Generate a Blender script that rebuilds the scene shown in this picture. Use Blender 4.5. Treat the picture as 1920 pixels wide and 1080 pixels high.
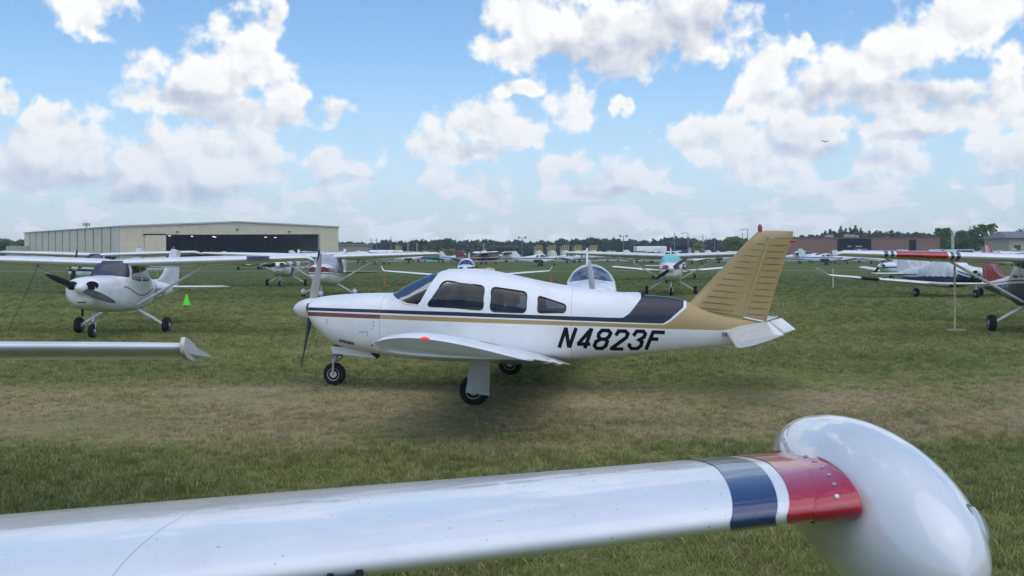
import bpy, math, random
import numpy as np
from mathutils import Vector, Matrix, Euler

random.seed(7); rng = np.random.default_rng(11)
R = math.radians
scene = bpy.context.scene
for o in list(bpy.data.objects): bpy.data.objects.remove(o)
COL = scene.collection

# ------------------------------------------------------------------ camera
F, HY, CAMH = 1850.0, 480.0, 1.90          # focal length in photo pixels, horizon row, eye height
cam_d = bpy.data.cameras.new('camera'); cam = bpy.data.objects.new('camera', cam_d); COL.objects.link(cam)
cam.location = (0, 0, CAMH); cam.rotation_euler = (R(90), 0, 0)
cam_d.sensor_width = 36; cam_d.lens = 36*F/1920; cam_d.shift_y = -(540-HY)/1920
cam_d.clip_start = 0.05; cam_d.clip_end = 6000
scene.camera = cam

# ------------------------------------------------------------------ light
SUN_EL, SUN_AZ = 70.0, 160.0               # degrees; azimuth clockwise from +Y (view direction)
SKY_STRENGTH, SUN_STRENGTH = 0.108, 1.4
world = bpy.data.worlds.new('World'); scene.world = world; world.use_nodes = True
sun_d = bpy.data.lights.new('sun', 'SUN'); sun = bpy.data.objects.new('sun', sun_d); COL.objects.link(sun)
sun_d.energy = SUN_STRENGTH; sun_d.angle = R(95); sun_d.color = (1.0, 0.95, 0.87)
_sd = Vector((math.sin(R(SUN_AZ))*math.cos(R(SUN_EL)), math.cos(R(SUN_AZ))*math.cos(R(SUN_EL)), math.sin(R(SUN_EL))))
sun.rotation_euler = _sd.to_track_quat('Z', 'Y').to_euler(); sun.location = (60, -30, 90)
scene.view_settings.view_transform = 'Standard'; scene.view_settings.look = 'None'
scene.view_settings.gamma = 1.0; scene.view_settings.exposure = 0.22
scene.view_settings.use_curve_mapping = False
scene.render.engine = 'CYCLES'
cy = scene.cycles
cy.use_denoising = True; cy.max_bounces = 7; cy.diffuse_bounces = 2; cy.glossy_bounces = 3
cy.transparent_max_bounces = 8; cy.transmission_bounces = 4; cy.caustics_reflective = False; cy.caustics_refractive = False
cy.use_adaptive_sampling = True; cy.adaptive_threshold = 0.015; cy.adaptive_min_samples = 16
cy.sample_clamp_indirect = 6.0

# ------------------------------------------------------------------ node helpers
class NT:
    def __init__(s, tree): s.t = tree; s.n = tree.nodes; s.l = tree.links
    def new(s, kind, **kw):
        n = s.n.new(kind)
        for k, v in kw.items(): setattr(n, k, v)
        return n
    def put(s, sock, v):
        if isinstance(v, bpy.types.NodeSocket): s.l.new(v, sock)
        else: sock.default_value = v
    def m(s, op, a, b=None, c=None, clamp=False):
        n = s.new('ShaderNodeMath', operation=op); n.use_clamp = clamp
        s.put(n.inputs[0], a)
        if b is not None: s.put(n.inputs[1], b)
        if c is not None: s.put(n.inputs[2], c)
        return n.outputs[0]
    def v(s, op, a, b=None, c=None):
        n = s.new('ShaderNodeVectorMath', operation=op); s.put(n.inputs[0], a)
        if b is not None: s.put(n.inputs[1], b)
        if c is not None: s.put(n.inputs[2], c)
        return n.outputs[1] if op in ('LENGTH', 'DISTANCE', 'DOT_PRODUCT') else n.outputs[0]
    def noise(s, vec, scale, detail=4, rough=0.55, dist=0.0, dims='3D'):
        n = s.new('ShaderNodeTexNoise', noise_dimensions=dims)
        s.put(n.inputs['Vector'], vec); n.inputs['Scale'].default_value = scale
        n.inputs['Detail'].default_value = detail; n.inputs['Roughness'].default_value = rough
        n.inputs['Distortion'].default_value = dist
        return n.outputs[0]
    def rng(s, x, a, b, c=0.0, d=1.0, smooth=True):
        n = s.new('ShaderNodeMapRange', interpolation_type='SMOOTHSTEP' if smooth else 'LINEAR')
        n.clamp = True
        s.put(n.inputs[0], x)
        for i, q in zip((1, 2, 3, 4), (a, b, c, d)): s.put(n.inputs[i], q)
        return n.outputs[0]
    def mix(s, f, a, b):
        n = s.new('ShaderNodeMix', data_type='RGBA'); s.put(n.inputs[0], f)
        for i, q in ((6, a), (7, b)):
            if not isinstance(q, bpy.types.NodeSocket): q = tuple(q) + (1,) if len(q) == 3 else q
            s.put(n.inputs[i], q)
        return n.outputs[2]
    def sep(s, vec):
        n = s.new('ShaderNodeSeparateXYZ'); s.put(n.inputs[0], vec); return n.outputs
    def comb(s, x, y, z):
        n = s.new('ShaderNodeCombineXYZ')
        for i, q in enumerate((x, y, z)): s.put(n.inputs[i], q)
        return n.outputs[0]
    def curve(s, x, pts):
        """piecewise linear function of x in 0..1 given as points in 0..1"""
        n = s.new('ShaderNodeFloatCurve'); c = n.mapping.curves[0]
        pts = sorted(pts)
        while len(c.points) < len(pts): c.points.new(0.5, 0.5)
        for p, (a, b) in zip(c.points, pts): p.location = (a, b); p.handle_type = 'VECTOR'
        n.mapping.update(); s.put(n.inputs['Value'], x)
        return n.outputs[0]

# ------------------------------------------------------------------ sky with cumulus
def build_sky():
    t = NT(world.node_tree)
    for n in list(t.n): t.n.remove(n)
    out = t.new('ShaderNodeOutputWorld'); bg = t.new('ShaderNodeBackground')
    sky = t.new('ShaderNodeTexSky', sky_type='NISHITA'); sky.sun_disc = False
    sky.sun_elevation = R(SUN_EL); sky.sun_rotation = R(SUN_AZ)
    sky.air_density = 1.0; sky.dust_density = 0.7; sky.ozone_density = 1.6; sky.altitude = 0
    co = t.new('ShaderNodeTexCoord').outputs['Generated']
    d = t.v('NORMALIZE', co); x, y, z = t.sep(d)
    az = t.m('ARCTAN2', x, y); el = t.m('ARCSINE', z)
    uv0 = t.comb(az, el, 0.0)
    # cumulus puffs: (photo column, row, half width, half height), each a lump of a larger cloud
    puffs = [(150,5,75,38),(185,38,30,32),(0,185,22,22),
        (108,258,66,60),(50,310,100,58),(170,308,62,48),
        (395,150,120,62),(470,110,72,90),(515,40,28,52),(315,175,90,36),(530,190,38,58),(430,205,105,36),
        (285,295,60,45),(385,285,75,50),(460,290,62,52),(350,345,140,34),(500,325,55,18),
        (622,214,34,20),(655,310,58,34),(608,325,28,22),
        (1000,30,100,66),(1130,70,165,72),(1270,35,140,70),(950,95,58,36),
        (900,235,85,52),(830,278,65,36),(960,245,65,38),(1075,200,50,42),(980,165,42,14),(1172,195,15,20),
        (1030,318,50,36),(1170,330,78,36),(860,345,72,28),(1085,360,110,22),
        (1450,130,65,55),(1515,85,22,24),(1430,200,62,50),(1570,150,95,52),(1670,110,85,65),(1790,40,85,60),(1870,5,80,26),
        (1700,175,100,30),(1300,255,58,36),(1390,265,90,42),(1500,260,100,45),(1660,240,80,30),(1790,225,120,36),(1890,185,70,52),(1905,110,26,34),
        (1430,320,90,26),(1680,305,50,36),(1590,345,90,20),(1885,300,62,44),(1870,355,40,20)]
    # the grey undersides of the larger clouds
    bases = [(1150,110,190,52),(1280,55,110,50),(1720,185,130,26),(1560,190,110,30),(420,215,130,26),(350,180,90,22),(110,335,130,26),(1530,290,130,20),
        (360,365,160,18),(900,285,90,14),(1700,255,60,12),(1170,365,90,14),(660,338,60,9),(1860,335,70,12)]
    grp = bpy.data.node_groups.new('cumulus', 'ShaderNodeTree')
    grp.interface.new_socket('UV', in_out='INPUT', socket_type='NodeSocketVector')
    grp.interface.new_socket('Density', in_out='OUTPUT', socket_type='NodeSocketFloat')
    for q in ('Shade', 'Relief'): grp.interface.new_socket(q, in_out='OUTPUT', socket_type='NodeSocketFloat')
    g = NT(grp); gi = g.new('NodeGroupInput'); go = g.new('NodeGroupOutput')
    uv = gi.outputs[0]
    wob = g.new('ShaderNodeTexNoise', noise_dimensions='2D'); g.put(wob.inputs['Vector'], uv)
    wob.inputs['Scale'].default_value = 26; wob.inputs['Detail'].default_value = 3.0
    wv = g.v('MULTIPLY', g.v('SUBTRACT', wob.outputs['Color'], (0.5, 0.5, 0.5)), (0.045, 0.030, 0.0))
    uvw = g.v('ADD', uv, wv)
    acc = None
    for (px, py, rx, ry) in puffs:
        a = math.atan((px-960)/F); e = math.atan((HY-py)/F*math.cos(a))
        ia, ie = F/(rx*1.17), F/(ry*1.17)
        ln = g.v('LENGTH', g.v('MULTIPLY_ADD', uvw, (ia, ie, 0), (-a*ia, -e*ie, 0)))
        acc = ln if acc is None else g.m('SMOOTH_MIN', acc, ln, 0.35)
    blob = g.m('SUBTRACT', 1.0, acc)
    sh = None
    for (px, py, rx, ry) in bases:
        a = math.atan((px-960)/F); e = math.atan((HY-py)/F*math.cos(a))
        ln = g.v('LENGTH', g.v('MULTIPLY_ADD', uvw, (F/rx, F/ry, 0), (-a*F/rx, -e*F/ry, 0)))
        sh = ln if sh is None else g.m('SMOOTH_MIN', sh, ln, 0.5)
    fine = g.noise(uv, 34, 7, 0.52, dims='2D')
    fine2 = g.noise(g.v('ADD', uv, (0.006, 0.013, 0.0)), 34, 4, 0.5, dims='2D')
    fine1 = g.noise(uv, 34, 4, 0.5, dims='2D')
    # fields of the same kind of cloud all round, outside the part the list covers
    su = g.sep(uv)
    gen = g.noise(g.v('MULTIPLY', uv, (3.2, 6.5, 1)), 1.0, 4, 0.5, dims='2D')
    genb = g.m('MULTIPLY', g.m('SUBTRACT', gen, 0.63), 5.0)
    outside = g.m('MAXIMUM', g.rng(g.m('ABSOLUTE', su[0]), 0.50, 0.62), g.rng(su[1], 0.26, 0.36))
    # low rows of far small cumulus near the horizon
    low = g.noise(g.v('MULTIPLY', uv, (14, 46, 1)), 1.0, 5, 0.55, dims='2D')
    lowb = g.m('MULTIPLY_ADD', g.m('SUBTRACT', low, 0.50), 4.5, 0.0)
    lowm = g.m('MULTIPLY', g.rng(su[1], 0.10, 0.06), g.rng(su[1], -0.005, 0.012))
    blob2 = g.m('MAXIMUM', blob, g.m('MULTIPLY_ADD', lowm, g.m('ADD', lowb, 2.0), -2.0))
    blob3 = g.m('ADD', g.m('MULTIPLY', blob2, g.m('SUBTRACT', 1.0, outside)), g.m('MULTIPLY', genb, outside))
    dens = g.m('ADD', blob3, g.m('MULTIPLY', g.m('SUBTRACT', fine, 0.5), 1.75))
    g.put(go.inputs[0], dens)
    g.put(go.inputs[1], g.m('MAXIMUM', g.m('MULTIPLY', g.rng(sh, 1.35, 0.35), g.m('SUBTRACT', 1.0, outside)), g.m('MULTIPLY', g.rng(genb, 0.25, 1.1), outside)))
    g.put(go.inputs[2], g.m('SUBTRACT', fine1, fine2))
    n = t.new('ShaderNodeGroup'); n.node_tree = grp; t.put(n.inputs[0], uv0)
    d0, shade, relief = n.outputs
    mask = t.rng(d0, -0.05, 0.45)
    # sunlight reaches the upper right flanks; the undersides stay grey
    lit = t.m('MULTIPLY_ADD', relief, 1.5, t.m('MULTIPLY_ADD', shade, -0.66, 0.95), clamp=True)
    lit = t.m('MULTIPLY', lit, t.m('MULTIPLY_ADD', t.rng(d0, 0.3, 1.5), -0.15, 1.0))
    ccol = t.mix(lit, (4.4, 4.8, 5.7), (8.5, 8.45, 8.3))
    # far clouds and the air near the horizon pale out
    hz = t.rng(el, 0.20, 0.0)
    hazecol = (3.7, 4.9, 6.75)
    ccol = t.mix(t.m('MULTIPLY', hz, 0.50), ccol, hazecol)
    skyc = t.new('ShaderNodeHueSaturation'); skyc.inputs['Saturation'].default_value = 1.2
    skyc.inputs['Value'].default_value = 1.42; skyc.inputs['Hue'].default_value = 0.5
    t.put(skyc.inputs['Color'], sky.outputs[0])
    base = t.mix(t.m('MULTIPLY', t.rng(el, 0.20, -0.01), 0.66), skyc.outputs[0], hazecol)
    up = t.rng(z, -0.03, 0.0)
    final = t.mix(t.m('MULTIPLY', mask, t.m('MULTIPLY', up, 0.97)), base, ccol)
    t.put(bg.inputs['Color'], final); bg.inputs['Strength'].default_value = SKY_STRENGTH
    t.l.new(bg.outputs[0], out.inputs[0])
    world.cycles.sampling_method = 'MANUAL'; world.cycles.sample_map_resolution = 512
build_sky()

# ------------------------------------------------------------------ geometry helpers
def P(px, py, d):
    """point of the place seen at photo column px, row py, at distance d along the view"""
    return Vector(((px-960)/F*d, d, CAMH-(py-HY)/F*d))
def X_at(px, d): return (px-960)/F*d
def sstep(a, b, x):
    t = np.clip((np.asarray(x, float)-a)/(b-a), 0, 1); return t*t*(3-2*t)
def ground_z(x, y):
    x = np.asarray(x, float); y = np.asarray(y, float)
    dip = -0.31*sstep(17, 26, y)*(1-0.7*sstep(34, 50, y))
    z = dip*sstep(14, 2, x) - 0.03*sstep(17, 26, y)*sstep(2, 14, x) + 0.0050*np.clip(y-60, 0, 200)
    z = z + 0.05*np.sin(x*0.11+1.3)*np.sin(y*0.09)*sstep(24, 60, y)
    return z
def gz(x, y): return float(ground_z(x, y))

def mesh_obj(name, V, Fc, mat, parent=None, smooth=True, angle=38, mats=None, midx=None):
    me = bpy.data.meshes.new(name)
    me.from_pydata([tuple(map(float, v)) for v in V], [], [tuple(map(int, f)) for f in Fc])
    if mat is not None: me.materials.append(mat)
    for m in (mats or []): me.materials.append(m)
    if midx is not None: me.polygons.foreach_set('material_index', midx)
    me.update()
    if smooth:
        me.polygons.foreach_set('use_smooth', [True]*len(me.polygons))
        me.set_sharp_from_angle(angle=R(angle))
    o = bpy.data.objects.new(name, me); COL.objects.link(o)
    if parent is not None: o.parent = parent
    return o
def tag(o, label=None, cat=None, group=None, kind=None):
    if label: o['label'] = label
    if cat: o['category'] = cat
    if group: o['group'] = group
    if kind: o['kind'] = kind
    return o
def thing(name, loc, rz=0, label=None, cat=None, group=None):
    o = bpy.data.objects.new(name, None); COL.objects.link(o)
    o.empty_display_size = 0.3; o.location = loc; o.rotation_euler = (0, 0, rz)
    return tag(o, label, cat, group)

class MB:
    """collects shapes of ONE piece"""
    def __init__(s): s.V = []; s.F = []
    def add(s, V, Fc):
        n = len(s.V); s.V += [tuple(v) for v in V]; s.F += [tuple(i+n for i in f) for f in Fc]; return s
    def box(s, c, d, rot=None):
        c = Vector(c); V = []
        for sx in (-1, 1):
            for sy in (-1, 1):
                for sz in (-1, 1):
                    v = Vector((sx*d[0]/2, sy*d[1]/2, sz*d[2]/2))
                    if rot is not None: v = rot @ v
                    V.append(c+v)
        return s.add(V, [(0,1,3,2),(4,6,7,5),(0,4,5,1),(2,3,7,6),(0,2,6,4),(1,5,7,3)])
    def tube(s, pts, rad, n=10, flat=None, cap=True):
        """flat=(axis vector, factor): squash the section across that axis"""
        pts = [Vector(p) for p in pts]
        rad = rad if isinstance(rad, (list, tuple)) else [rad]*len(pts)
        V = []; Fc = []; prev = None
        for i, p in enumerate(pts):
            t = (pts[min(i+1, len(pts)-1)]-pts[max(i-1, 0)]).normalized()
            if prev is None:
                a = Vector((0, 0, 1)) if abs(t.z) < 0.9 else Vector((1, 0, 0))
                u = t.cross(a).normalized()
            else: u = (prev - t*prev.dot(t)).normalized()
            prev = u; w = t.cross(u)
            for k in range(n):
                an = 2*math.pi*k/n; q = (u*math.cos(an)+w*math.sin(an))*rad[i]
                if flat is not None:
                    ax = Vector(flat[0]).normalized(); q = q - ax*q.dot(ax)*(1-flat[1])
                V.append(p+q)
        for i in range(len(pts)-1):
            for k in range(n):
                a, b = i*n+k, i*n+(k+1) % n; Fc.append((a, b, b+n, a+n))
        if cap: Fc.append(tuple(range(n))[::-1]); Fc.append(tuple(range((len(pts)-1)*n, len(pts)*n)))
        return s.add(V, Fc)
    def lathe(s, c, axis, prof, n=24):
        """prof: (distance along axis, radius)"""
        c = Vector(c); t = Vector(axis).normalized()
        a = Vector((0, 0, 1)) if abs(t.z) < 0.9 else Vector((1, 0, 0))
        u = t.cross(a).normalized(); w = t.cross(u); V = []; Fc = []
        for (h, r) in prof:
            for k in range(n):
                an = 2*math.pi*k/n; V.append(c+t*h+(u*math.cos(an)+w*math.sin(an))*max(r, 1e-4))
        for i in range(len(prof)-1):
            for k in range(n):
                p, q = i*n+k, i*n+(k+1) % n; Fc.append((p, q, q+n, p+n))
        Fc.append(tuple(range(n))[::-1]); Fc.append(tuple(range((len(prof)-1)*n, len(prof)*n)))
        return s.add(V, Fc)
    def prism(s, poly, depth_vec):
        poly = [Vector(p) for p in poly]; n = len(poly); dv = Vector(depth_vec)
        V = poly+[p+dv for p in poly]
        Fc = [tuple(range(n))[::-1], tuple(range(n, 2*n))]+[(i, (i+1) % n, (i+1) % n+n, i+n) for i in range(n)]
        return s.add(V, Fc)
    def build(s, name, mat, parent=None, smooth=True, angle=38): return mesh_obj(name, s.V, s.F, mat, parent, smooth, angle)

def pchip(xs, ys):
    xs = np.array(xs, float); ys = np.array(ys, float); h = np.diff(xs); dl = np.diff(ys)/h
    m = np.zeros_like(xs); m[0] = dl[0]; m[-1] = dl[-1]
    for i in range(1, len(xs)-1):
        if dl[i-1]*dl[i] > 0:
            w1, w2 = 2*h[i]+h[i-1], h[i]+2*h[i-1]; m[i] = (w1+w2)/(w1/dl[i-1]+w2/dl[i])
    def f(x):
        x = np.clip(np.asarray(x, float), xs[0], xs[-1]); i = np.clip(np.searchsorted(xs, x, side='right')-1, 0, len(xs)-2)
        t = (x-xs[i])/h[i]
        return ((1+2*t)*(1-t)**2*ys[i]+t*(1-t)**2*h[i]*m[i]+t*t*(3-2*t)*ys[i+1]+t*t*(t-1)*h[i]*m[i+1])
    return f

def round_poly(pts, r, n=4):
    out = []; k = len(pts)
    for i in range(k):
        p = np.array(pts[i], float); a = np.array(pts[i-1], float)-p; b = np.array(pts[(i+1) % k], float)-p
        la, lb = np.linalg.norm(a), np.linalg.norm(b); rr = min(r, la*0.45, lb*0.45)
        p0 = p+a/la*rr; p1 = p+b/lb*rr
        for j in range(n+1):
            t = j/n; out.append(tuple((1-t)**2*p0+2*t*(1-t)*p+t*t*p1))
    return out
def in_poly(x, z, poly):
    x = np.asarray(x); z = np.asarray(z); res = np.zeros(x.shape, bool); n = len(poly)
    for i in range(n):
        x1, z1 = poly[i]; x2, z2 = poly[(i+1) % n]
        if z1 == z2: continue
        c = ((z1 > z) != (z2 > z)) & (x < (x2-x1)*(z-z1)/(z2-z1)+x1); res ^= c
    return res

class Hull:
    """fuselage surface from side-view rows (x, top, bottom, widest height, half width, exponent top, exponent bottom)"""
    def __init__(s, rows, nx=120, na=64, x0=None, x1=None):
        rows = sorted(rows); xs = [r[0] for r in rows]
        s.f = [pchip(xs, [r[i] for r in rows]) for i in range(1, 7)]
        s.xa, s.xb = xs[0], xs[-1]
        s.nx, s.na = nx, na
        X = np.linspace(s.xa, s.xb, nx); zt, zb, zc, hw, nt, nb = [f(X)[:, None] for f in s.f]
        an = (np.arange(na)+0.5)/na*2*np.pi; ca, sa = np.cos(an)[None], np.sin(an)[None]
        n = np.where(sa >= 0, nt, nb); H = np.where(sa >= 0, zt-zc, zc-zb)
        Y = hw*np.sign(ca)*np.abs(ca)**(2/n); Z = zc+H*np.sign(sa)*np.abs(sa)**(2/n)
        s.G = np.stack([np.repeat(X[:, None], na, 1), Y, Z], -1).reshape(-1, 3)
        q = []
        for i in range(nx-1):
            for k in range(na):
                a, b = i*na+k, i*na+(k+1) % na; q.append((a, a+na, b+na, b))
        s.Q = np.array(q)
        s.own = np.full(len(q), -1)          # which cut piece a face belongs to
        s.ncut = 0
    def halfw(s, x, z):
        zt, zb, zc, hw, nt, nb = [f(x) for f in s.f]; z = np.asarray(z, float)
        up = z >= zc; H = np.where(up, zt-zc, zc-zb); n = np.where(up, nt, nb)
        t = np.clip(np.abs(z-zc)/np.maximum(H, 1e-4), 0, 1); return hw*(1-t**n)**(1/n)
    def cut(s, poly, side=0):
        """take the faces inside a side-view outline out of the skin; edges follow the outline"""
        c = s.G[s.Q].mean(1); inside = in_poly(c[:, 0], c[:, 2], poly)
        if side: inside &= (np.sign(c[:, 1]) == side)
        inside &= s.own < 0
        k = s.ncut; s.ncut += 1; s.own[inside] = k
        vin = np.zeros(len(s.G), bool); vin[s.Q[inside].ravel()] = True
        vout = np.zeros(len(s.G), bool); vout[s.Q[~inside].ravel()] = True
        bd = np.where(vin & vout)[0]; pl = np.array(poly); a = pl; b = np.roll(pl, -1, 0)
        for i in bd:
            p = s.G[i, [0, 2]]; ab = b-a; t = np.clip(((p-a)*ab).sum(1)/np.maximum((ab**2).sum(1), 1e-12), 0, 1)
            q = a+ab*t[:, None]; d = ((q-p)**2).sum(1); j = d.argmin()
            if d[j] > 0.06**2: continue
            x, z = q[j]; zt, zb = float(s.f[0](x)), float(s.f[1](x)); z = min(max(z, zb+1e-3), zt-1e-4)
            y = s.G[i, 1]; s.G[i] = (x, math.copysign(float(s.halfw(x, z)), y) if abs(y) > 0.03 else y, z)
        return k
    def piece(s, name, k, mat, parent, shift=0.0, side=0, smooth=True):
        sel = s.own == k
        if side: sel &= np.sign(s.G[s.Q].mean(1)[:, 1]) == side
        Q = s.Q[sel]; ids, inv = np.unique(Q.ravel(), return_inverse=True); V = s.G[ids].copy()
        if shift:
            c = np.stack([V[:, 0], 0*V[:, 0], s.f[2](V[:, 0])], 1); d = V-c; d[:, 0] = 0
            V = V+d/np.maximum(np.linalg.norm(d, axis=1, keepdims=True), 1e-6)*shift
        Fc = [tuple(f) for f in inv.reshape(-1, 4)]
        if k == -1:
            V = list(V); na = s.na
            look = {g: i for i, g in enumerate(ids)}
            e0 = [look.get(g) for g in range(na)]; e1 = [look.get((s.nx-1)*na+g) for g in range(na)]
            if None not in e0: Fc.append(tuple(e0))
            if None not in e1: Fc.append(tuple(e1)[::-1])
        return mesh_obj(name, V, Fc, mat, parent, smooth, 50)
    def project(s, pts, side, off):
        out = []
        for (x, z) in pts: out.append((x, side*(float(s.halfw(x, z))+off), z))
        return out

def foil(n, t, m=0.02, p=0.4, a=0.0, b=1.0, blunt=0.0):
    """closed loop of an aerofoil between chord fractions a..b, upper side from the back to the front, then lower side"""
    be = np.linspace(0, np.pi, n); x = a+(b-a)*(1-np.cos(be))/2
    yt = 5*t*(0.2969*np.sqrt(x)-0.1260*x-0.3516*x**2+0.2843*x**3-0.1036*x**4)+blunt*x
    yc = np.where(x < p, m/p**2*(2*p*x-x**2), m/(1-p)**2*((1-2*p)+2*p*x-x**2))
    up = np.stack([x, yc+yt], 1)[::-1]; lo = np.stack([x, yc-yt], 1)
    if a == 0.0: lo = lo[1:]
    return np.concatenate([up, lo])
def surf(secs, up=(0, 0, 1), n=16, m=0.02, a=0.0, b=1.0, blunt=0.002, mb=None):
    """lifting surface through sections (leading edge, chord, thickness ratio, incidence in degrees)"""
    up = Vector(up); V = []; Fc = []; nl = None
    for (le, ch, th, inc) in secs:
        L = foil(n, th, m, 0.4, a, b, blunt); nl = len(L); ci, si = math.cos(R(inc)), math.sin(R(inc)); le = Vector(le)
        for (x, h) in L:
            xx = (x*ci+h*si)*ch; hh = (h*ci-x*si)*ch; V.append(le+Vector((1, 0, 0))*xx+up*hh)
    for i in range(len(secs)-1):
        for k in range(nl):
            p, q = i*nl+k, i*nl+(k+1) % nl; Fc.append((p, p+nl, q+nl, q))
    Fc.append(tuple(range(nl))); Fc.append(tuple(range((len(secs)-1)*nl, len(secs)*nl))[::-1])
    mb = mb or MB(); return mb.add(V, Fc)
def mirror(mb):
    o = MB(); o.V = [(v[0], -v[1], v[2]) for v in mb.V]; o.F = [f[::-1] for f in mb.F]; return o

# ------------------------------------------------------------------ materials
MATS = {}
def material(name):
    m = bpy.data.materials.new(name); m.use_nodes = True; t = NT(m.node_tree); b = t.n['Principled BSDF']
    return m, t, b
def paint(name, col, rough=0.28, coat=0.6, dirt=0.10, scale=3.0, metal=0.0, bump=0.0, spec=0.5):
    if name in MATS: return MATS[name]
    m, t, b = material(name); co = t.new('ShaderNodeTexCoord').outputs['Object']
    nz = t.noise(co, scale, 5, 0.62); fac = t.rng(nz, 0.35, 0.72)
    dark = tuple(c*(1-dirt)*k for c, k in zip(col, (1.0, 0.985, 0.95)))
    t.put(b.inputs['Base Color'], t.mix(fac, col, dark))
    t.put(b.inputs['Roughness'], t.m('MULTIPLY_ADD', fac, 0.12, rough)); b.inputs['Metallic'].default_value = metal
    b.inputs['Coat Weight'].default_value = coat; b.inputs['Coat Roughness'].default_value = 0.05
    b.inputs['Specular IOR Level'].default_value = spec
    if bump:
        bp = t.new('ShaderNodeBump'); bp.inputs['Strength'].default_value = bump; bp.inputs['Distance'].default_value = 0.02
        t.put(bp.inputs['Height'], t.noise(co, scale*6, 4)); t.l.new(bp.outputs[0], b.inputs['Normal'])
    MATS[name] = m; return m
XR, ZR = (-1.0, 9.0), (0.0, 3.2)
def livery(name, base, bands, seams=(), rough=0.26, wear=True):
    """paint with bands laid along the body: (upper line, lower line, colour), lines as (x, z) in the aircraft's own metres"""
    m, t, b = material(name); co = t.new('ShaderNodeTexCoord').outputs['Object']; x, y, z = t.sep(co)
    xn = t.rng(x, XR[0], XR[1], smooth=False); zn = t.rng(z, ZR[0], ZR[1], smooth=False)
    N = lambda pts: [((a-XR[0])/(XR[1]-XR[0]), (c-ZR[0])/(ZR[1]-ZR[0])) for a, c in pts]
    nz = t.noise(co, 2.6, 5, 0.62); col = t.mix(t.rng(nz, 0.38, 0.75), base, tuple(c*0.90 for c in base))
    for (hi, lo, c) in bands:
        a = t.m('LESS_THAN', zn, t.curve(xn, N(hi))); d = t.m('GREATER_THAN', zn, t.curve(xn, N(lo)))
        k = t.m('MULTIPLY', a, d)
        if isinstance(c[1], tuple):   # (x, colour ahead of it, colour behind it)
            c = t.mix(t.m('GREATER_THAN', x, float(c[0])), c[1], c[2])
        col = t.mix(k, col, c)
    for sx in seams:
        k = t.m('LESS_THAN', t.m('ABSOLUTE', t.m('SUBTRACT', x, sx)), 0.003); col = t.mix(t.m('MULTIPLY', k, 0.55), col, (0.12, 0.12, 0.13))
    t.put(b.inputs['Base Color'], col); t.put(b.inputs['Roughness'], t.m('MULTIPLY_ADD', nz, 0.15, rough))
    b.inputs['Coat Weight'].default_value = 0.28; b.inputs['Coat Roughness'].default_value = 0.06; b.inputs['Specular IOR Level'].default_value = 0.35
    bp = t.new('ShaderNodeBump'); bp.inputs['Strength'].default_value = 0.10; bp.inputs['Distance'].default_value = 0.03
    t.put(bp.inputs['Height'], t.noise(co, 3.5, 3)); t.l.new(bp.outputs[0], b.inputs['Normal'])
    MATS[name] = m; return m
WHITE = (0.80, 0.80, 0.79); NAVY = (0.012, 0.018, 0.06); GOLD = (0.40, 0.285, 0.115); BLACKP = (0.012, 0.014, 0.028)
m_white = paint('white_paint', WHITE)
m_white_old = paint('weathered_white_paint', (0.70, 0.70, 0.67), 0.42, 0.15, 0.2)
m_cream = paint('cream_paint', (0.66, 0.63, 0.54), 0.45, 0.1, 0.18)
m_dark = paint('dark_blade_paint', (0.022, 0.022, 0.024), 0.5, 0.0, 0.3)
m_black = paint('black_paint', (0.008, 0.008, 0.012), 0.5, 0.0, spec=0.2)
m_rubber = paint('tyre_rubber', (0.018, 0.018, 0.019), 0.85, 0.0, 0.5, 9, bump=0.3)
m_metal = paint('brushed_metal', (0.55, 0.55, 0.56), 0.35, 0.0, 0.25, 6, metal=0.8)
m_greymet = paint('grey_metal', (0.28, 0.28, 0.29), 0.45, 0.0, 0.25, 6, metal=0.5)
m_red = paint('red_paint', (0.40, 0.010, 0.032), 0.25, 0.7)
m_maroon = paint('maroon_paint', (0.14, 0.008, 0.02), 0.3, 0.5)
m_navy = paint('navy_paint', (0.014, 0.035, 0.115), 0.25, 0.7)
m_gold = paint('gold_paint', GOLD, 0.33, 0.35, 0.12)
m_hole = paint('intake_black', (0.006, 0.006, 0.006), 0.9, 0.0, 0.2)
def glass_dark(name, col=(0.018, 0.022, 0.026)):
    m, t, b = material(name); b.inputs['Base Color'].default_value = col+(1,)
    co = t.new('ShaderNodeTexCoord').outputs['Object']
    t.put(b.inputs['Base Color'], t.mix(t.rng(t.noise(co, 2.2, 3), 0.42, 0.62), col, tuple(c*3.0 for c in col)))
    b.inputs['Roughness'].default_value = 0.06; b.inputs['Specular IOR Level'].default_value = 0.6; return m
m_glass = glass_dark('dark_canopy_glass')
m_glass_blue = glass_dark('blue_tinted_glass', (0.02, 0.035, 0.075))
def clear_glass(name='tinted_window_glass', tint=0.30, gloss=0.62):
    m = bpy.data.materials.new(name); m.use_nodes = True; t = NT(m.node_tree); t.n.clear()
    o = t.new('ShaderNodeOutputMaterial'); tr = t.new('ShaderNodeBsdfTransparent'); gl = t.new('ShaderNodeBsdfGlossy')
    tr.inputs[0].default_value = (tint*0.94, tint, tint*1.08, 1); gl.inputs[0].default_value = (0.9, 0.92, 0.95, 1); gl.inputs['Roughness'].default_value = 0.03
    fr = t.new('ShaderNodeFresnel'); fr.inputs[0].default_value = 1.5; mx = t.new('ShaderNodeMixShader')
    t.l.new(t.m('MULTIPLY', t.m('ADD', fr.outputs[0], 0.03), gloss), mx.inputs[0]); t.l.new(tr.outputs[0], mx.inputs[1]); t.l.new(gl.outputs[0], mx.inputs[2])
    t.l.new(mx.outputs[0], o.inputs[0]); return m
m_clear = clear_glass()
m_wind = clear_glass('windshield_glass', 0.10, 0.35)
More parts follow.
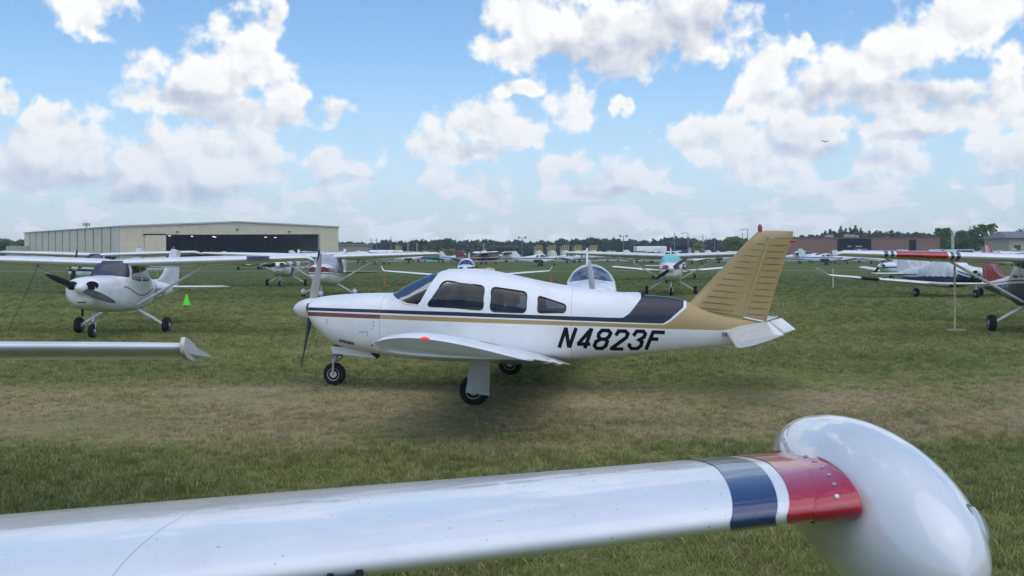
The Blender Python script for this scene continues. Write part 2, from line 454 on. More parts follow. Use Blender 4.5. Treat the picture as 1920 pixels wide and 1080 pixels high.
def emit(name, col, s):
    m, t, b = material(name); b.inputs['Base Color'].default_value = col+(1,); b.inputs['Emission Color'].default_value = col+(1,); b.inputs['Emission Strength'].default_value = s; return m
def matte(name, col, var=0.2, scale=2.0, rough=0.85, bump=0.0, det=5):
    return paint(name, col, rough, 0.0, var, scale, bump=bump)

# ------------------------------------------------------------------ ground
def turf_group():
    g0 = bpy.data.node_groups.new('turf_colour', 'ShaderNodeTree')
    g0.interface.new_socket('Position', in_out='INPUT', socket_type='NodeSocketVector')
    g0.interface.new_socket('Color', in_out='OUTPUT', socket_type='NodeSocketColor')
    g0.interface.new_socket('Bare', in_out='OUTPUT', socket_type='NodeSocketFloat')
    g = NT(g0); gi = g.new('NodeGroupInput'); go = g.new('NodeGroupOutput'); p = gi.outputs[0]
    x, y, z = g.sep(p); flat = g.comb(x, y, 0.0)
    big = g.noise(g.v('MULTIPLY', flat, (0.10, 0.20, 1)), 1.0, 3, 0.5)
    mid = g.noise(g.v('MULTIPLY', flat, (0.55, 1.1, 1)), 1.0, 4, 0.6)
    fin = g.noise(flat, 5.0, 4, 0.65)
    # a strip of worn, half-dead turf where aircraft taxi through the parking row
    yy = g.m('ADD', y, g.m('MULTIPLY', g.m('SUBTRACT', big, 0.5), 5.0))
    worn = g.m('MULTIPLY', g.rng(yy, 9.0, 10.6), g.rng(yy, 16.5, 13.2))
    worn2 = g.m('MULTIPLY', g.m('MULTIPLY', g.rng(yy, 19, 21), g.rng(yy, 27, 23)), 0.35)
    w = g.m('ADD', g.m('MULTIPLY', g.m('MAXIMUM', worn, worn2), 0.62), g.m('MULTIPLY', g.m('SUBTRACT', mid, 0.48), 1.5))
    w = g.m('ADD', w, g.m('MULTIPLY', g.m('SUBTRACT', fin, 0.5), 0.9))
    dry = g.rng(w, 0.05, 0.95)
    green = g.mix(g.rng(big, 0.35, 0.65), (0.205, 0.252, 0.064), (0.315, 0.325, 0.095))
    green = g.mix(g.rng(fin, 0.45, 0.75), green, (0.37, 0.335, 0.135))
    straw = g.mix(g.rng(fin, 0.4, 0.7), (0.58, 0.445, 0.265), (0.45, 0.34, 0.205))
    c = g.mix(dry, green, straw)
    # long faint bands left by mowing
    band = g.rng(g.noise(g.v('MULTIPLY', flat, (0.025, 0.42, 1)), 1.0, 4, 0.6), 0.3, 0.7)
    c = g.mix(g.m('MULTIPLY', band, 0.42), c, g.mix(0.5, c, (0.09, 0.105, 0.035)))
    far = g.rng(y, 26, 75)
    c = g.mix(far, c, g.mix(band, (0.092, 0.136, 0.034), (0.140, 0.168, 0.050)))
    g.put(go.inputs[0], c); g.put(go.inputs[1], g.m('MULTIPLY', dry, g.m('SUBTRACT', 1.0, far)))
    return g0
TURF = turf_group()
def turf_ground():
    m, t, b = material('turf_soil'); pos = t.new('ShaderNodeNewGeometry').outputs['Position']
    n = t.new('ShaderNodeGroup'); n.node_tree = TURF; t.put(n.inputs[0], pos)
    x, y, z = t.sep(pos)
    spec = t.noise(pos, 14.0, 5, 0.7); sp2 = t.noise(pos, 60.0, 3, 0.7)
    c = t.mix(t.rng(spec, 0.35, 0.7), n.outputs[0], t.mix(0.45, n.outputs[0], (0.05, 0.052, 0.026)))
    # pale sand showing in the most worn spots
    sand = t.m('MULTIPLY', t.rng(t.noise(pos, 1.1, 4, 0.6), 0.62, 0.70), t.rng(n.outputs[1], 0.35, 0.8))
    c = t.mix(t.m('MULTIPLY', sand, 0.6), c, (0.33, 0.295, 0.24))
    t.put(b.inputs['Base Color'], c); b.inputs['Roughness'].default_value = 0.95; b.inputs['Specular IOR Level'].default_value = 0.1
    bp = t.new('ShaderNodeBump'); bp.inputs['Strength'].default_value = 0.9; bp.inputs['Distance'].default_value = 0.06
    t.put(bp.inputs['Height'], t.m('ADD', t.m('MULTIPLY', spec, 1.3), t.m('MULTIPLY', sp2, 0.4))); t.l.new(bp.outputs[0], b.inputs['Normal'])
    return m
def build_ground():
    ys = np.concatenate([np.linspace(-60, 4, 12), np.linspace(5, 60, 90), np.linspace(62, 320, 80), np.array([360, 450, 560, 680])])
    xs = np.concatenate([np.array([-1100, -700, -400]), np.linspace(-260, 260, 120), np.array([400, 700, 1100])])
    XX, YY = np.meshgrid(xs, ys); ZZ = ground_z(XX, YY)
    near = ((YY > 4) & (YY < 50))
    ZZ = ZZ+near*0.012*np.sin(XX*1.7+YY*0.6)*np.sin(YY*1.3)
    V = np.stack([XX, YY, ZZ], -1).reshape(-1, 3); nx = len(xs)
    Fc = [(j*nx+i, j*nx+i+1, (j+1)*nx+i+1, (j+1)*nx+i) for j in range(len(ys)-1) for i in range(nx-1)]
    o = mesh_obj('ground', V, Fc, turf_ground(), smooth=True, angle=180); tag(o, 'green and straw coloured airfield turf', kind='structure')
    def strip(name, y0, y1, x0, x1, mat, dz, wob=0.0, seed=0):
        n = 60; V = []; r = np.random.default_rng(seed)
        w0 = np.cumsum(r.normal(0, wob, n+1))*0.5; w1 = np.cumsum(r.normal(0, wob, n+1))*0.5
        for i in range(n+1):
            x = x0+(x1-x0)*i/n
            for y in (y0+w0[i], (y0+y1)/2, y1+w1[i]): V.append((x, y, gz(x, y)+dz))
        Fc = []
        for i in range(n):
            for k in range(2): a = i*3+k; Fc.append((a, a+3, a+4, a+1))
        return tag(mesh_obj(name, V, Fc, mat, smooth=True, angle=180), kind='structure')
    strip('path', 109, 113, -140, 170, matte('dry_track', (0.20, 0.185, 0.12), 0.3, 0.3), 0.03, 0.25, 3)
    strip('taxiway', 213, 262, -30, 260, matte('pale_asphalt', (0.24, 0.235, 0.225), 0.25, 0.2), 0.03, 0.0, 4)
    strip('apron', 190, 232, -260, -30.2, matte('apron_asphalt', (0.20, 0.195, 0.185), 0.25, 0.2), 0.034, 0.0, 5)
build_ground()

# ------------------------------------------------------------------ aircraft building blocks (x aft, y to the pilot's right, z up)
def plate(les, tes, th, a=0.0, b=1.0, n=14, mb=None):
    """fin-like surface standing in the x-z plane; les/tes are front and back edge points (x, z) from bottom to top"""
    V = []; nl = None
    for i, (le, te) in enumerate(zip(les, tes)):
        t = th[i] if isinstance(th, (list, tuple)) else th
        L = foil(n, 0.12, 0.0, 0.4, a, b, 0.004); nl = len(L)
        for (x, h) in L:
            g = (x-a)/(b-a); V.append((le[0]+(te[0]-le[0])*g, h*t/0.12, le[1]+(te[1]-le[1])*g))
    Fc = []
    for i in range(len(les)-1):
        for k in range(nl):
            p, q = i*nl+k, i*nl+(k+1) % nl; Fc.append((p, q, q+nl, p+nl))
    Fc.append(tuple(range(nl))[::-1]); Fc.append(tuple(range((len(les)-1)*nl, len(les)*nl)))
    return (mb or MB()).add(V, Fc)
def lerp(a, b, t): return tuple(p+(q-p)*t for p, q in zip(a, b))
def wheel(parent, c, r, w, rim=None, pant=None, seg=26):
    mb = MB(); mb.lathe(c, (0, 1, 0), [(-w*0.5, r*0.50), (-w*0.52, r*0.66), (-w*0.5, r*0.80), (-w*0.38, r*0.93), (-w*0.16, r*0.995), (w*0.16, r*0.995), (w*0.38, r*0.93), (w*0.5, r*0.80), (w*0.52, r*0.66), (w*0.5, r*0.50)], seg)
    ty = mb.build('wheel', m_rubber, parent)
    mb = MB(); mb.lathe(c, (0, 1, 0), [(-w*0.56, r*0.10), (-w*0.58, r*0.22), (-w*0.50, r*0.30), (-w*0.47, r*0.46), (-w*0.54, r*0.53), (w*0.54, r*0.53), (w*0.47, r*0.46), (w*0.50, r*0.30), (w*0.58, r*0.22), (w*0.56, r*0.10)], seg)
    mb.build('rim', rim or m_metal, ty); return ty
def pant(parent, c, r, mat, ln=0.95):
    mb = MB(); prof = []
    for t in np.linspace(0, 1, 14):
        rr = r*0.62*math.sin(math.pi*min(1, t**0.62))**0.75 if 0 < t < 1 else 0.01
        prof.append((t*ln-0.36*ln, max(rr, 0.012)))
    mb.lathe((c[0], c[1], c[2]+0.03), (1, 0, 0), prof, 16)
    mb.V = [(v[0], c[1]+(v[1]-c[1])*0.72, max(c[2]+0.03+(v[2]-c[2]-0.03)*1.1, c[2]-r*0.45)) for v in mb.V]
    return mb.build('wheel_fairing', mat, parent)
def blade(parent, hub, ang, rad, chord, mat, pitch=(52, 18), tip=None):
    n = 12; k = 10; V = []; Fc = []
    for i in range(n):
        t = i/(n-1); r = 0.10+(rad-0.10)*t
        c = chord*(0.55+0.75*math.sin(math.pi*min(1, (t*0.95+0.12))**0.8)) * (1 if t < 0.9 else math.sqrt(max(0.04, 1-((t-0.9)/0.1)**2)))
        th = 0.32*(1-t)**1.5+0.075; p = R(pitch[0]+(pitch[1]-pitch[0])*min(1, t*1.1))
        for j in range(k):
            a = 2*math.pi*j/k; u = math.cos(a)*c/2; w = math.sin(a)*c/2*th
            x = u*math.sin(p)+w*math.cos(p); y = u*math.cos(p)-w*math.sin(p); V.append((x, y, r))
    for i in range(n-1):
        for j in range(k): a, b = i*k+j, i*k+(j+1) % k; Fc.append((a, b, b+k, a+k))
    Fc.append(tuple(range(k))[::-1]); Fc.append(tuple(range((n-1)*k, n*k)))
    ca, sa = math.cos(ang), math.sin(ang)
    V = [(hub[0]+x, hub[1]+y*ca-z*sa, hub[2]+y*sa+z*ca) for x, y, z in V]
    return mesh_obj('propeller_blade', V, Fc, mat, parent)
def spinner(parent, tipx, basex, z, r, mat, seg=24):
    prof = [(0, 0.006)]+[((basex-tipx)*t, r*math.sin(math.pi/2*t**0.62)) for t in np.linspace(0.06, 1, 11)]+[(basex-tipx+0.015, r*0.9)]
    return MB().lathe((tipx, 0, z), (1, 0, 0), prof, seg).build('spinner', mat, parent)
def stroke(pts, w):
    """ribbon of width w along a polyline, mitred; returns left and right points finely divided"""
    pts = [np.array(p, float) for p in pts]; L = []; Rr = []; n = len(pts)
    for i in range(n):
        d0 = pts[i]-pts[i-1] if i else pts[1]-pts[0]; d1 = pts[i+1]-pts[i] if i < n-1 else d0
        d0 = d0/np.linalg.norm(d0); d1 = d1/np.linalg.norm(d1); nn = np.array([-(d0+d1)[1], (d0+d1)[0]]); nn = nn/max(np.linalg.norm(nn), 1e-6)
        k = 1/max(0.55, abs(nn @ np.array([-d0[1], d0[0]]))); L.append(pts[i]+nn*w/2*k); Rr.append(pts[i]-nn*w/2*k)
    a, b = [], []
    for i in range(n-1):
        m = max(2, int(np.linalg.norm(pts[i+1]-pts[i])/0.02))
        for j in range(m): t = j/m; a.append(L[i]*(1-t)+L[i+1]*t); b.append(Rr[i]*(1-t)+Rr[i+1]*t)
    a.append(L[-1]); b.append(Rr[-1]); return a, b
def glyph_on(hull, lines, w, side, mat, parent, name, off=0.004):
    V = []; Fc = []
    for j, ln in enumerate(lines):
        a, b = stroke(ln, w); n0 = len(V)
        for p, q in zip(a, b):
            for s in (0, 1/3, 2/3, 1):
                r = p*(1-s)+q*s; V.append((r[0], side*(float(hull.halfw(r[0], r[1]))+off+0.0006*j), r[1]))
        for i in range(len(a)-1):
            for k in range(3): c = n0+i*4+k; Fc.append((c, c+1, c+5, c+4))
    return mesh_obj(name, V, Fc, mat, parent, smooth=True, angle=60)
FONT = {'N': [[(0,0),(0,1),(.62,0),(.62,1)]], '0': [[(.1,0),(0,.2),(0,.8),(.1,1),(.52,1),(.62,.8),(.62,.2),(.52,0),(.1,0)]], '1': [[(.15,.8),(.32,1),(.32,0)]],
    '2': [[(0,.78),(.1,1),(.52,1),(.62,.8),(.62,.6),(0,0),(.62,0)]], '4': [[(.5,0),(.5,1),(0,.3),(.66,.3)]], '5': [[(.6,1),(0,1),(0,.56),(.5,.58),(.62,.42),(.62,.18),(.5,0),(0,.02)]],
    '9': [[(.62,.5),(.1,.5),(0,.65),(0,.85),(.1,1),(.52,1),(.62,.85),(.62,.2),(.5,0),(0,.02)]], '8': [[(.1,.52),(0,.65),(0,.88),(.1,1),(.52,1),(.62,.88),(.62,.65),(.52,.52),(.1,.52),(0,.4),(0,.12),(.1,0),(.52,0),(.62,.12),(.62,.4),(.52,.52)]],
    'W': [[(0,1),(.15,0),(.33,.7),(.5,0),(.66,1)]], 'R': [[(0,0),(0,1),(.5,1),(.62,.85),(.62,.62),(.5,.5),(0,.5)],[(.25,.5),(.62,0)]], 'C': [[(.62,.85),(.5,1),(.1,1),(0,.85),(0,.15),(.1,0),(.5,0),(.62,.15)]], '6': [[(.55,1),(.1,1),(0,.8),(0,.15),(.1,0),(.52,0),(.62,.15),(.62,.42),(.5,.55),(0,.5)]]}
def write(hull, text, x0, z0, h, side, mat, parent, w=0.16, slant=0.2, name='registration_letter'):
    """registration painted on the side of the body; side -1 is the pilot's left"""
    for i, ch in enumerate(text):
        ls = []
        for ln in FONT[ch]:
            ls.append([(x0+(i*0.88+u if side < 0 else (len(text)-1-i)*0.88+0.66-u)*h+slant*v*h*(1 if side < 0 else -1), z0+v*h) for u, v in ln])
        glyph_on(hull, ls, w*h, side, mat, parent, name)

# ------------------------------------------------------------------ high-wing single, struts and fixed gear
CESSNA = [(0.20,1.42,0.90,1.19,.36,2.4,2.3),(0.25,1.46,0.82,1.17,.43,2.6,2.5),(0.45,1.51,0.72,1.14,.49,2.7,2.6),(0.9,1.55,0.64,1.10,.525,2.8,2.8),(1.35,1.58,0.61,1.10,.55,2.9,3),
    (1.62,1.61,0.60,1.11,.56,2.9,3.2),(1.80,1.70,0.60,1.16,.565,3,3.2),(2.14,1.99,0.60,1.25,.57,3.2,3.2),(2.30,2.065,0.60,1.25,.57,3.4,3.2),(3.0,2.075,0.62,1.25,.57,3.4,3.2),(3.55,2.04,0.65,1.24,.555,3.2,3.2),
    (3.95,1.86,0.70,1.22,.50,2.9,3),(4.4,1.69,0.78,1.22,.43,2.6,2.8),(5.2,1.60,0.90,1.25,.32,2.4,2.5),(6.4,1.53,1.07,1.30,.20,2.2,2.2),(7.5,1.48,1.22,1.35,.09,2,2),(7.95,1.45,1.30,1.38,.03,2,2)]
def cessna(name, loc, aft, label, group=None, hull_mat=None, wing_mat=None, fin_mat=None, tail_mat=None, screen=None, pants=False, prop=25, blade_mat=None, spin_mat=None,
           text=None, detail=True, cover=None, shade=None, intake=None, wing_tip=True, strap=(), tip_bands=None, scl=1.0, fin_rake=0.0, cat='airplane', light_band=False):
    hm = hull_mat or m_white; wm = wing_mat or m_white; fm = fin_mat or hm; tm = tail_mat or wm
    pit = R(3.1)                       # stands nose high on its main wheels
    t = thing(name, (loc[0], loc[1], loc[2]+3.07*math.sin(pit)), R(aft), label, cat, group); t.rotation_euler = (0, pit, R(aft)); t.scale = (scl, scl, scl)
    nx, na = (150, 72) if detail else (56, 28)
    h = Hull(CESSNA, nx, na)
    k1 = h.cut([(1.58, 1.60), (1.66, 1.575), (2.02, 1.55), (2.25, 2.00), (2.10, 2.12), (1.75, 1.85)])
    k2 = h.cut(round_poly([(2.10, 1.50), (2.36, 1.96), (2.86, 1.96), (2.90, 1.47)], 0.06))
    k3 = h.cut(round_poly([(2.98, 1.46), (2.95, 1.95), (3.42, 1.92), (3.72, 1.52)], 0.06))
    k4 = h.cut([(3.62, 1.96), (3.86, 1.62), (4.20, 1.62), (4.20, 1.85), (3.75, 2.1)])
    h.piece('fuselage', -1, hm, t)
    g = screen or m_glass
    h.piece('windshield', k1, g, t, -0.004); h.piece('rear_window', k4, m_glass, t, -0.004)
    for sd in (-1, 1):
        h.piece('side_window', k2, m_glass, t, -0.004, sd); h.piece('side_window', k3, m_glass, t, -0.004, sd)
    dih = math.tan(R(1.75)); z0 = 1.955
    def LE(y): return (2.17+max(0, y-2.6)*0.045, y, z0+dih*y)
    secs = [(LE(0.30), 1.63, .15, 3.0), (LE(2.6), 1.63, .15, 2.6), (LE(4.3), 1.28, .145, 1.6), (LE(5.25), 1.10, .14, 1.0)]
    if wing_tip: secs += [((2.30, 5.38, z0+dih*5.38-0.01), 1.02, .10, 1.0), ((2.40, 5.46, z0+dih*5.46-0.05), 0.88, .05, 1.0)]
    w = surf(secs, m=0.028, n=16 if detail else 9)
    for mb in (w, mirror(w)): mb.build('wing', wm, t, angle=50)
    if tip_bands:
        for (ya, yb, mt) in tip_bands:
            q = lambda y: LE(y)
            def sec(y):
                ch = float(np.interp(y, [0.3, 2.6, 4.3, 5.25], [1.63, 1.63, 1.28, 1.10])); l = q(y)
                return ((l[0]-0.006, l[1], l[2]+0.0), ch*1.004, .156, float(np.interp(y, [0.3, 2.6, 4.3, 5.25], [3.0, 2.6, 1.6, 1.0])))
            for mb in (surf([sec(ya), sec((ya+yb)/2), sec(yb)], m=0.028),):
                mb.build('paint_band', mt, t, angle=50); mirror(mb).build('paint_band', mt, t, angle=50)
    for s in (-1, 1):
        MB().tube([(2.72, s*0.53, 0.80), (2.80, s*2.45, 1.94)], [0.062, 0.056], 10, ((0, -0.5*s, 0.85), 0.62)).build('wing_strut', wm, t)
        MB().tube([(3.05, s*0.42, 0.66), (3.06, s*0.80, 0.46), (3.07, s*1.15, 0.25)], [0.055, 0.045, 0.036], 8).build('gear_leg', wm, t)
        wheel(t, (3.07, s*1.25, 0.225), 0.235, 0.17, m_metal if not pants else m_white)
        if pants: pant(t, (3.07, s*1.25, 0.24), 0.27, wm)
        MB().lathe((2.66, s*2.25, 1.945), (0, 0, -1), [(0, 0.03), (0.03, 0.025), (0.05, 0.006)], 8).build('tie_down_ring', m_greymet, t)
    MB().tube([(1.02, 0, 0.72), (0.95, 0, 0.34)], [0.05, 0.035], 10).build('nose_strut', m_metal, t)
    f = MB(); f.tube([(0.95, -0.075, 0.34), (0.93, -0.08, 0.10)], 0.016, 6); f.tube([(0.95, 0.075, 0.34), (0.93, 0.08, 0.10)], 0.016, 6); f.tube([(0.95, -0.08, 0.34), (0.95, 0.08, 0.34)], 0.02, 6)
    f.build('nose_fork', m_metal, t)
    wheel(t, (0.93, 0, 0.095), 0.195, 0.13)
    if pants: pant(t, (0.93, 0, 0.12), 0.24, wm, 0.8)
    # cowl openings, exhaust, landing light
    for s in (-1, 1):
        V = h.project([], s, 0); mb = MB(); c = []
        mb.lathe((0.235, s*0.255, 1.285), (1, 0, 0), [(-0.05, 0.112), (-0.035, 0.115), (0.06, 0.11)], 18)
        mb.V = [(v[0]+0.22*abs(v[1]*s-0.255)*(1 if abs(v[1]) > 0.255 else -0.2), s*0.255+(v[1]-s*0.255)*1.4, v[2]) for v in mb.V]
        mb.build('cowl_intake', intake or m_hole, t)
    MB().box((0.27, 0, 0.90), (0.10, 0.22, 0.11)).build('air_filter', m_hole, t, smooth=False)
    MB().tube([(0.75, 0.20, 0.72), (0.80, 0.22, 0.50)], 0.035, 10).build('exhaust_pipe', m_dark, t)
    spinner(t, -0.06, 0.24, 1.21, 0.17, spin_mat or m_white)
    bm = blade_mat or m_dark
    for k in (0, 1): blade(t, (0.12, 0, 1.21), R(prop)+k*math.pi, 0.98, 0.165, bm)
    # tail
    fin_le = [(5.2, 1.60), (6.05, 1.66), (6.55, 1.92), (7.18, 2.62)]; fin_te = [(7.35, 1.50), (7.42, 1.62), (7.48, 1.95), (7.72, 2.64)]
    plate([(5.1, 1.57), (6.0, 1.64), (6.45, 1.86), (7.17, 2.63), (7.24, 2.67)], [(7.36, 1.48), (7.40, 1.62), (7.46, 1.88), (7.66, 2.64), (7.66, 2.675)], [0.05, 0.08, 0.09, 0.07, 0.03], 0, 0.7).build('fin', fm, t, angle=50)
    plate([(7.38, 1.48), (7.42, 1.62), (7.48, 1.88), (7.68, 2.66)], [(7.93, 1.38), (7.98, 1.62), (8.03, 1.9), (8.14, 2.66)], [0.09, 0.09, 0.085, 0.05], 0.62, 1.0).build('rudder', fm, t, angle=50)
    for s in (-1, 1):
        a = surf([((6.92, 0.05*s, 1.40), 0.80, .10, -1), ((7.10, 1.62*s, 1.42), 0.58, .09, -1)], m=0.0, n=12); a.build('stabilizer', tm, t, angle=50)
        e = surf([((7.24, 0.12*s, 1.415), 1.18, .085, -1), ((7.36, 1.62*s, 1.43), 0.9, .08, -1)], m=0, a=0.45, b=1.0, n=10); e.build('elevator', tm, t, angle=50)
        surf([((7.02, 1.63*s, 1.42), 0.95, .08, -1), ((7.06, 1.76*s, 1.425), 0.86, .06, -1)], m=0, n=10).build('elevator_horn', tm, t, angle=50)
    MB().lathe((7.42, 0, 2.67), (0, 0, 1), [(0, 0.035), (0.05, 0.035), (0.085, 0.012)], 12).build('beacon', m_red, t)
    MB().tube([(3.3, 0.25, 2.05), (3.38, 0.25, 2.38)], [0.012, 0.004], 6).build('antenna', m_greymet, t)
    if cover is not None:   # canvas cover over cabin and windshield
        hh = Hull([(r[0], r[1]+0.03, r[3]+0.02 if r[0] > 1 else r[3], r[3]+0.05, r[4]+0.03, r[5], 6) for r in CESSNA if 1.3 < r[0] < 4.5], 50, 40)
        hh.G += np.stack([0*hh.G[:, 0], 0.012*np.sin(hh.G[:, 0]*9+hh.G[:, 2]*7), 0.014*np.sin(hh.G[:, 0]*13+hh.G[:, 1]*8)], 1)
        hh.piece('canvas_cover', -1, cover, t)
    if shade is not None:
        h.piece('sun_shade', k1, shade, t, 0.006)
    if light_band:
        for s in (1,):
            MB().box((2.155, -s*4.05, z0+dih*4.05+0.01), (0.05, 0.62, 0.13)).build('landing_light', m_glass_blue, t, smooth=False)
    if text:
        for sd in (-1, 1): write(h, text[0], *(text[2:] or (5.35, 1.10, 0.22)), sd, text[1], t)
    if strap:
        for s in strap:
            MB().tube([(2.66, s*2.25, 1.93), (2.62, s*2.62, 1.0), (2.58, s*3.0, 0.10)], 0.008, 6).build('tie_down_strap', m_dark, t)
    return t

# ------------------------------------------------------------------ low-wing single
CHEROKEE = [(-0.33,1.35,0.98,1.16,.30,2.2,2.2),(-0.25,1.37,0.86,1.14,.42,2.4,2.4),(0.0,1.40,0.68,1.10,.49,2.5,2.6),(0.6,1.44,0.58,1.05,.54,2.6,3),(0.82,1.45,0.55,1.04,.56,2.6,3.2),
    (1.1,1.57,0.50,1.04,.58,2.5,3.4),(1.5,1.77,0.45,1.04,.60,2.4,3.6),(1.95,1.83,0.43,1.04,.60,2.4,3.6),(2.4,1.79,0.43,1.03,.585,2.4,3.6),(3.1,1.62,0.45,1.02,.52,2.3,3.2),(4.0,1.45,0.52,1.0,.40,2.2,2.6),
    (5.0,1.33,0.66,0.99,.23,2.1,2.2),(5.9,1.18,0.80,0.98,.11,2,2),(6.35,1.05,0.92,0.98,.04,2,2)]
def lowwing(name, loc, aft, label, group=None, hull_mat=None, wing_mat=None, fin_mat=None, screen=None, prop=20, winglet=0.0, span=4.6, pants=False, cover=None, bubble=False,
            detail=True, blade_mat=None, lowcanopy=False, dih=6.0, text=None, nwin=2, tip_dark=None, gear_mat=None, cat='airplane', tail_up=0.0, rows=None, root=1.62, tipc=1.35, ttail=False, canopy=None):
    hm = hull_mat or m_white; wm = wing_mat or m_white; fm = fin_mat or hm
    t = thing(name, loc, R(aft), label, cat, group)
    nx, na = (140, 72) if detail else (50, 28)
    h = Hull(rows or CHEROKEE, nx, na); g = screen or m_glass
    if bubble:
        k1 = h.cut(round_poly(canopy, 0.08)); h.piece('fuselage', -1, hm, t); h.piece('canopy', k1, g, t, -0.004)
        ctr = MB(); ctr.tube([(x, 0, float(h.f[0](x))+0.004) for x in np.linspace(0.86, 3.0, 16)], 0.018, 8); ctr.build('canopy_frame', hm, t)
        for xx in (1.55,): MB().tube([(xx, y, z) for y, z in [(s*float(h.halfw(xx, zz)), zz) for s, zz in [(-1, 1.45), (-1, 1.6), (-1, 1.74), (-1, 1.84)]]+[(0, float(h.f[0](xx)))]+[(s*float(h.halfw(xx, zz)), zz) for s, zz in [(1, 1.84), (1, 1.74), (1, 1.6), (1, 1.45)]]], 0.02, 8).build('canopy_bow', hm, t)
    else:
        k1 = h.cut([(0.80, 1.44), (0.86, 1.36), (1.12, 1.34), (1.46, 1.80), (1.3, 1.9), (1.0, 1.7)])
        k2 = h.cut(round_poly([(1.20, 1.33), (1.48, 1.70), (2.05, 1.68), (2.08, 1.30)], 0.06)); k3 = h.cut(round_poly([(2.18, 1.30), (2.18, 1.66), (2.68, 1.56), (2.72, 1.30)], 0.06))
        h.piece('fuselage', -1, hm, t); h.piece('windshield', k1, g, t, -0.004)
        for s in (-1, 1): h.piece('side_window', k2, m_glass, t, -0.004, s); h.piece('side_window', k3, m_glass, t, -0.004, s)
    td = math.tan(R(dih)); z0 = 0.53
    def sec(y, ch, th=0.14): return ((1.30+(root-ch)*0.35, y, z0+td*y), ch, th, 3.0-y*0.3)
    secs = [sec(0.3, root), sec(span*0.5, (root+tipc)/2), sec(span-0.25, tipc, .125), sec(span-0.08, tipc*0.97, .11)]
    tipz = z0+td*span
    if winglet: secs += [((1.40+(root-tipc)*0.35, span+0.02, tipz+0.03), tipc*0.9, .09, 1), ((1.75+(root-tipc)*0.35, span+0.16, tipz+0.10+winglet*0.4), tipc*0.55, .08, 0), ((2.05+(root-tipc)*0.35, span+0.24, tipz+winglet), tipc*0.3, .07, 0)]
    else: secs += [((1.36+(root-tipc)*0.35, span, tipz-0.02), tipc*0.9, .07, 1.5)]
    w = surf(secs, n=16 if detail else 9)
    for mb in (w, mirror(w)): mb.build('wing', wm, t, angle=50)
    for s in (-1, 1):
        if tip_dark is not None:
            ya, yb = span*0.62, span*0.76
            q = []
            for y in (ya, yb): l, c, th, inc = sec(y, float(np.interp(y, [0.3, span*.5, span-.25], [root, (root+tipc)/2, tipc]))); q.append(((l[0]-0.008, s*l[1], l[2]), c*1.006, th+0.006, inc))
            surf(q).build('fuel_panel', tip_dark, t, angle=50)
        zw = z0+td*1.55
        MB().tube([(2.08, s*1.58, zw+0.02), (2.06, s*1.60, 0.20)], [0.05, 0.04], 10).build('gear_leg', gear_mat or wm, t)
        wheel(t, (2.06, s*1.66, 0.205), 0.21, 0.15)
        if pants: pant(t, (2.06, s*1.66, 0.23), 0.25, wm)
    MB().tube([(0.03, 0, 0.72), (0.0, 0, 0.20)], [0.045, 0.035], 10).build('nose_strut', m_metal, t); wheel(t, (0, 0, 0.19), 0.195, 0.13)
    if pants: pant(t, (0, 0, 0.22), 0.24, wm, 0.8)
    spinner(t, -0.63, -0.32, 1.14, 0.17, m_white)
    bm = blade_mat or m_dark
    for k in (0, 1): blade(t, (-0.44, 0, 1.14), R(prop)+k*math.pi, 0.93, 0.13, bm)
    for s in (-1, 1):
        mb = MB().lathe((-0.31, s*0.26, 1.20), (1, 0, 0), [(-0.03, 0.07), (0.05, 0.07)], 14); mb.V = [(v[0], s*0.26+(v[1]-s*0.26)*1.5, v[2]) for v in mb.V]; mb.build('cowl_intake', m_hole, t)
    ft = 2.25+tail_up
    plate([(4.75, 1.30), (5.15, 1.42), (5.78, ft-0.06), (5.86, ft)], [(5.92, 1.12), (5.95, 1.42), (6.1, ft-0.06), (6.1, ft)], [0.06, 0.09, 0.06, 0.03], 0, .65).build('fin', fm, t, angle=50)
    plate([(5.94, 1.05), (5.97, 1.42), (6.12, ft)], [(6.32, 1.0), (6.38, 1.42), (6.48, ft)], [0.08, 0.08, 0.05], .62, 1).build('rudder', fm, t, angle=50)
    zt_ = ft-0.05 if ttail else 1.02
    for s in (-1, 1): surf([((5.55+(0.4 if ttail else 0), 0.06*s, zt_), 0.78, .10, -2), ((5.62+(0.4 if ttail else 0), 1.5*s, zt_+0.01), 0.70, .09, -2), ((5.66+(0.4 if ttail else 0), 1.56*s, zt_), 0.6, .05, -2)], m=0, n=12).build('stabilator', wm, t, angle=50)
    if cover is not None:
        hh = Hull([(r[0], r[1]+0.03, r[3]-0.10, r[3]-0.02, r[4]+0.03, r[5], 6) for r in (rows or CHEROKEE) if 0.5 < r[0] < 4.2], 50, 40)
        hh.G += np.stack([0*hh.G[:, 0], 0.014*np.sin(hh.G[:, 0]*9+hh.G[:, 2]*7), 0.016*np.sin(hh.G[:, 0]*13+hh.G[:, 1]*8)], 1)
        hh.piece('canvas_cover', -1, cover, t)
    if text: write(h, text[0], 3.4, 0.80, 0.25, -1, text[1], t); write(h, text[0], 3.4, 0.80, 0.25, 1, text[1], t)
    return t

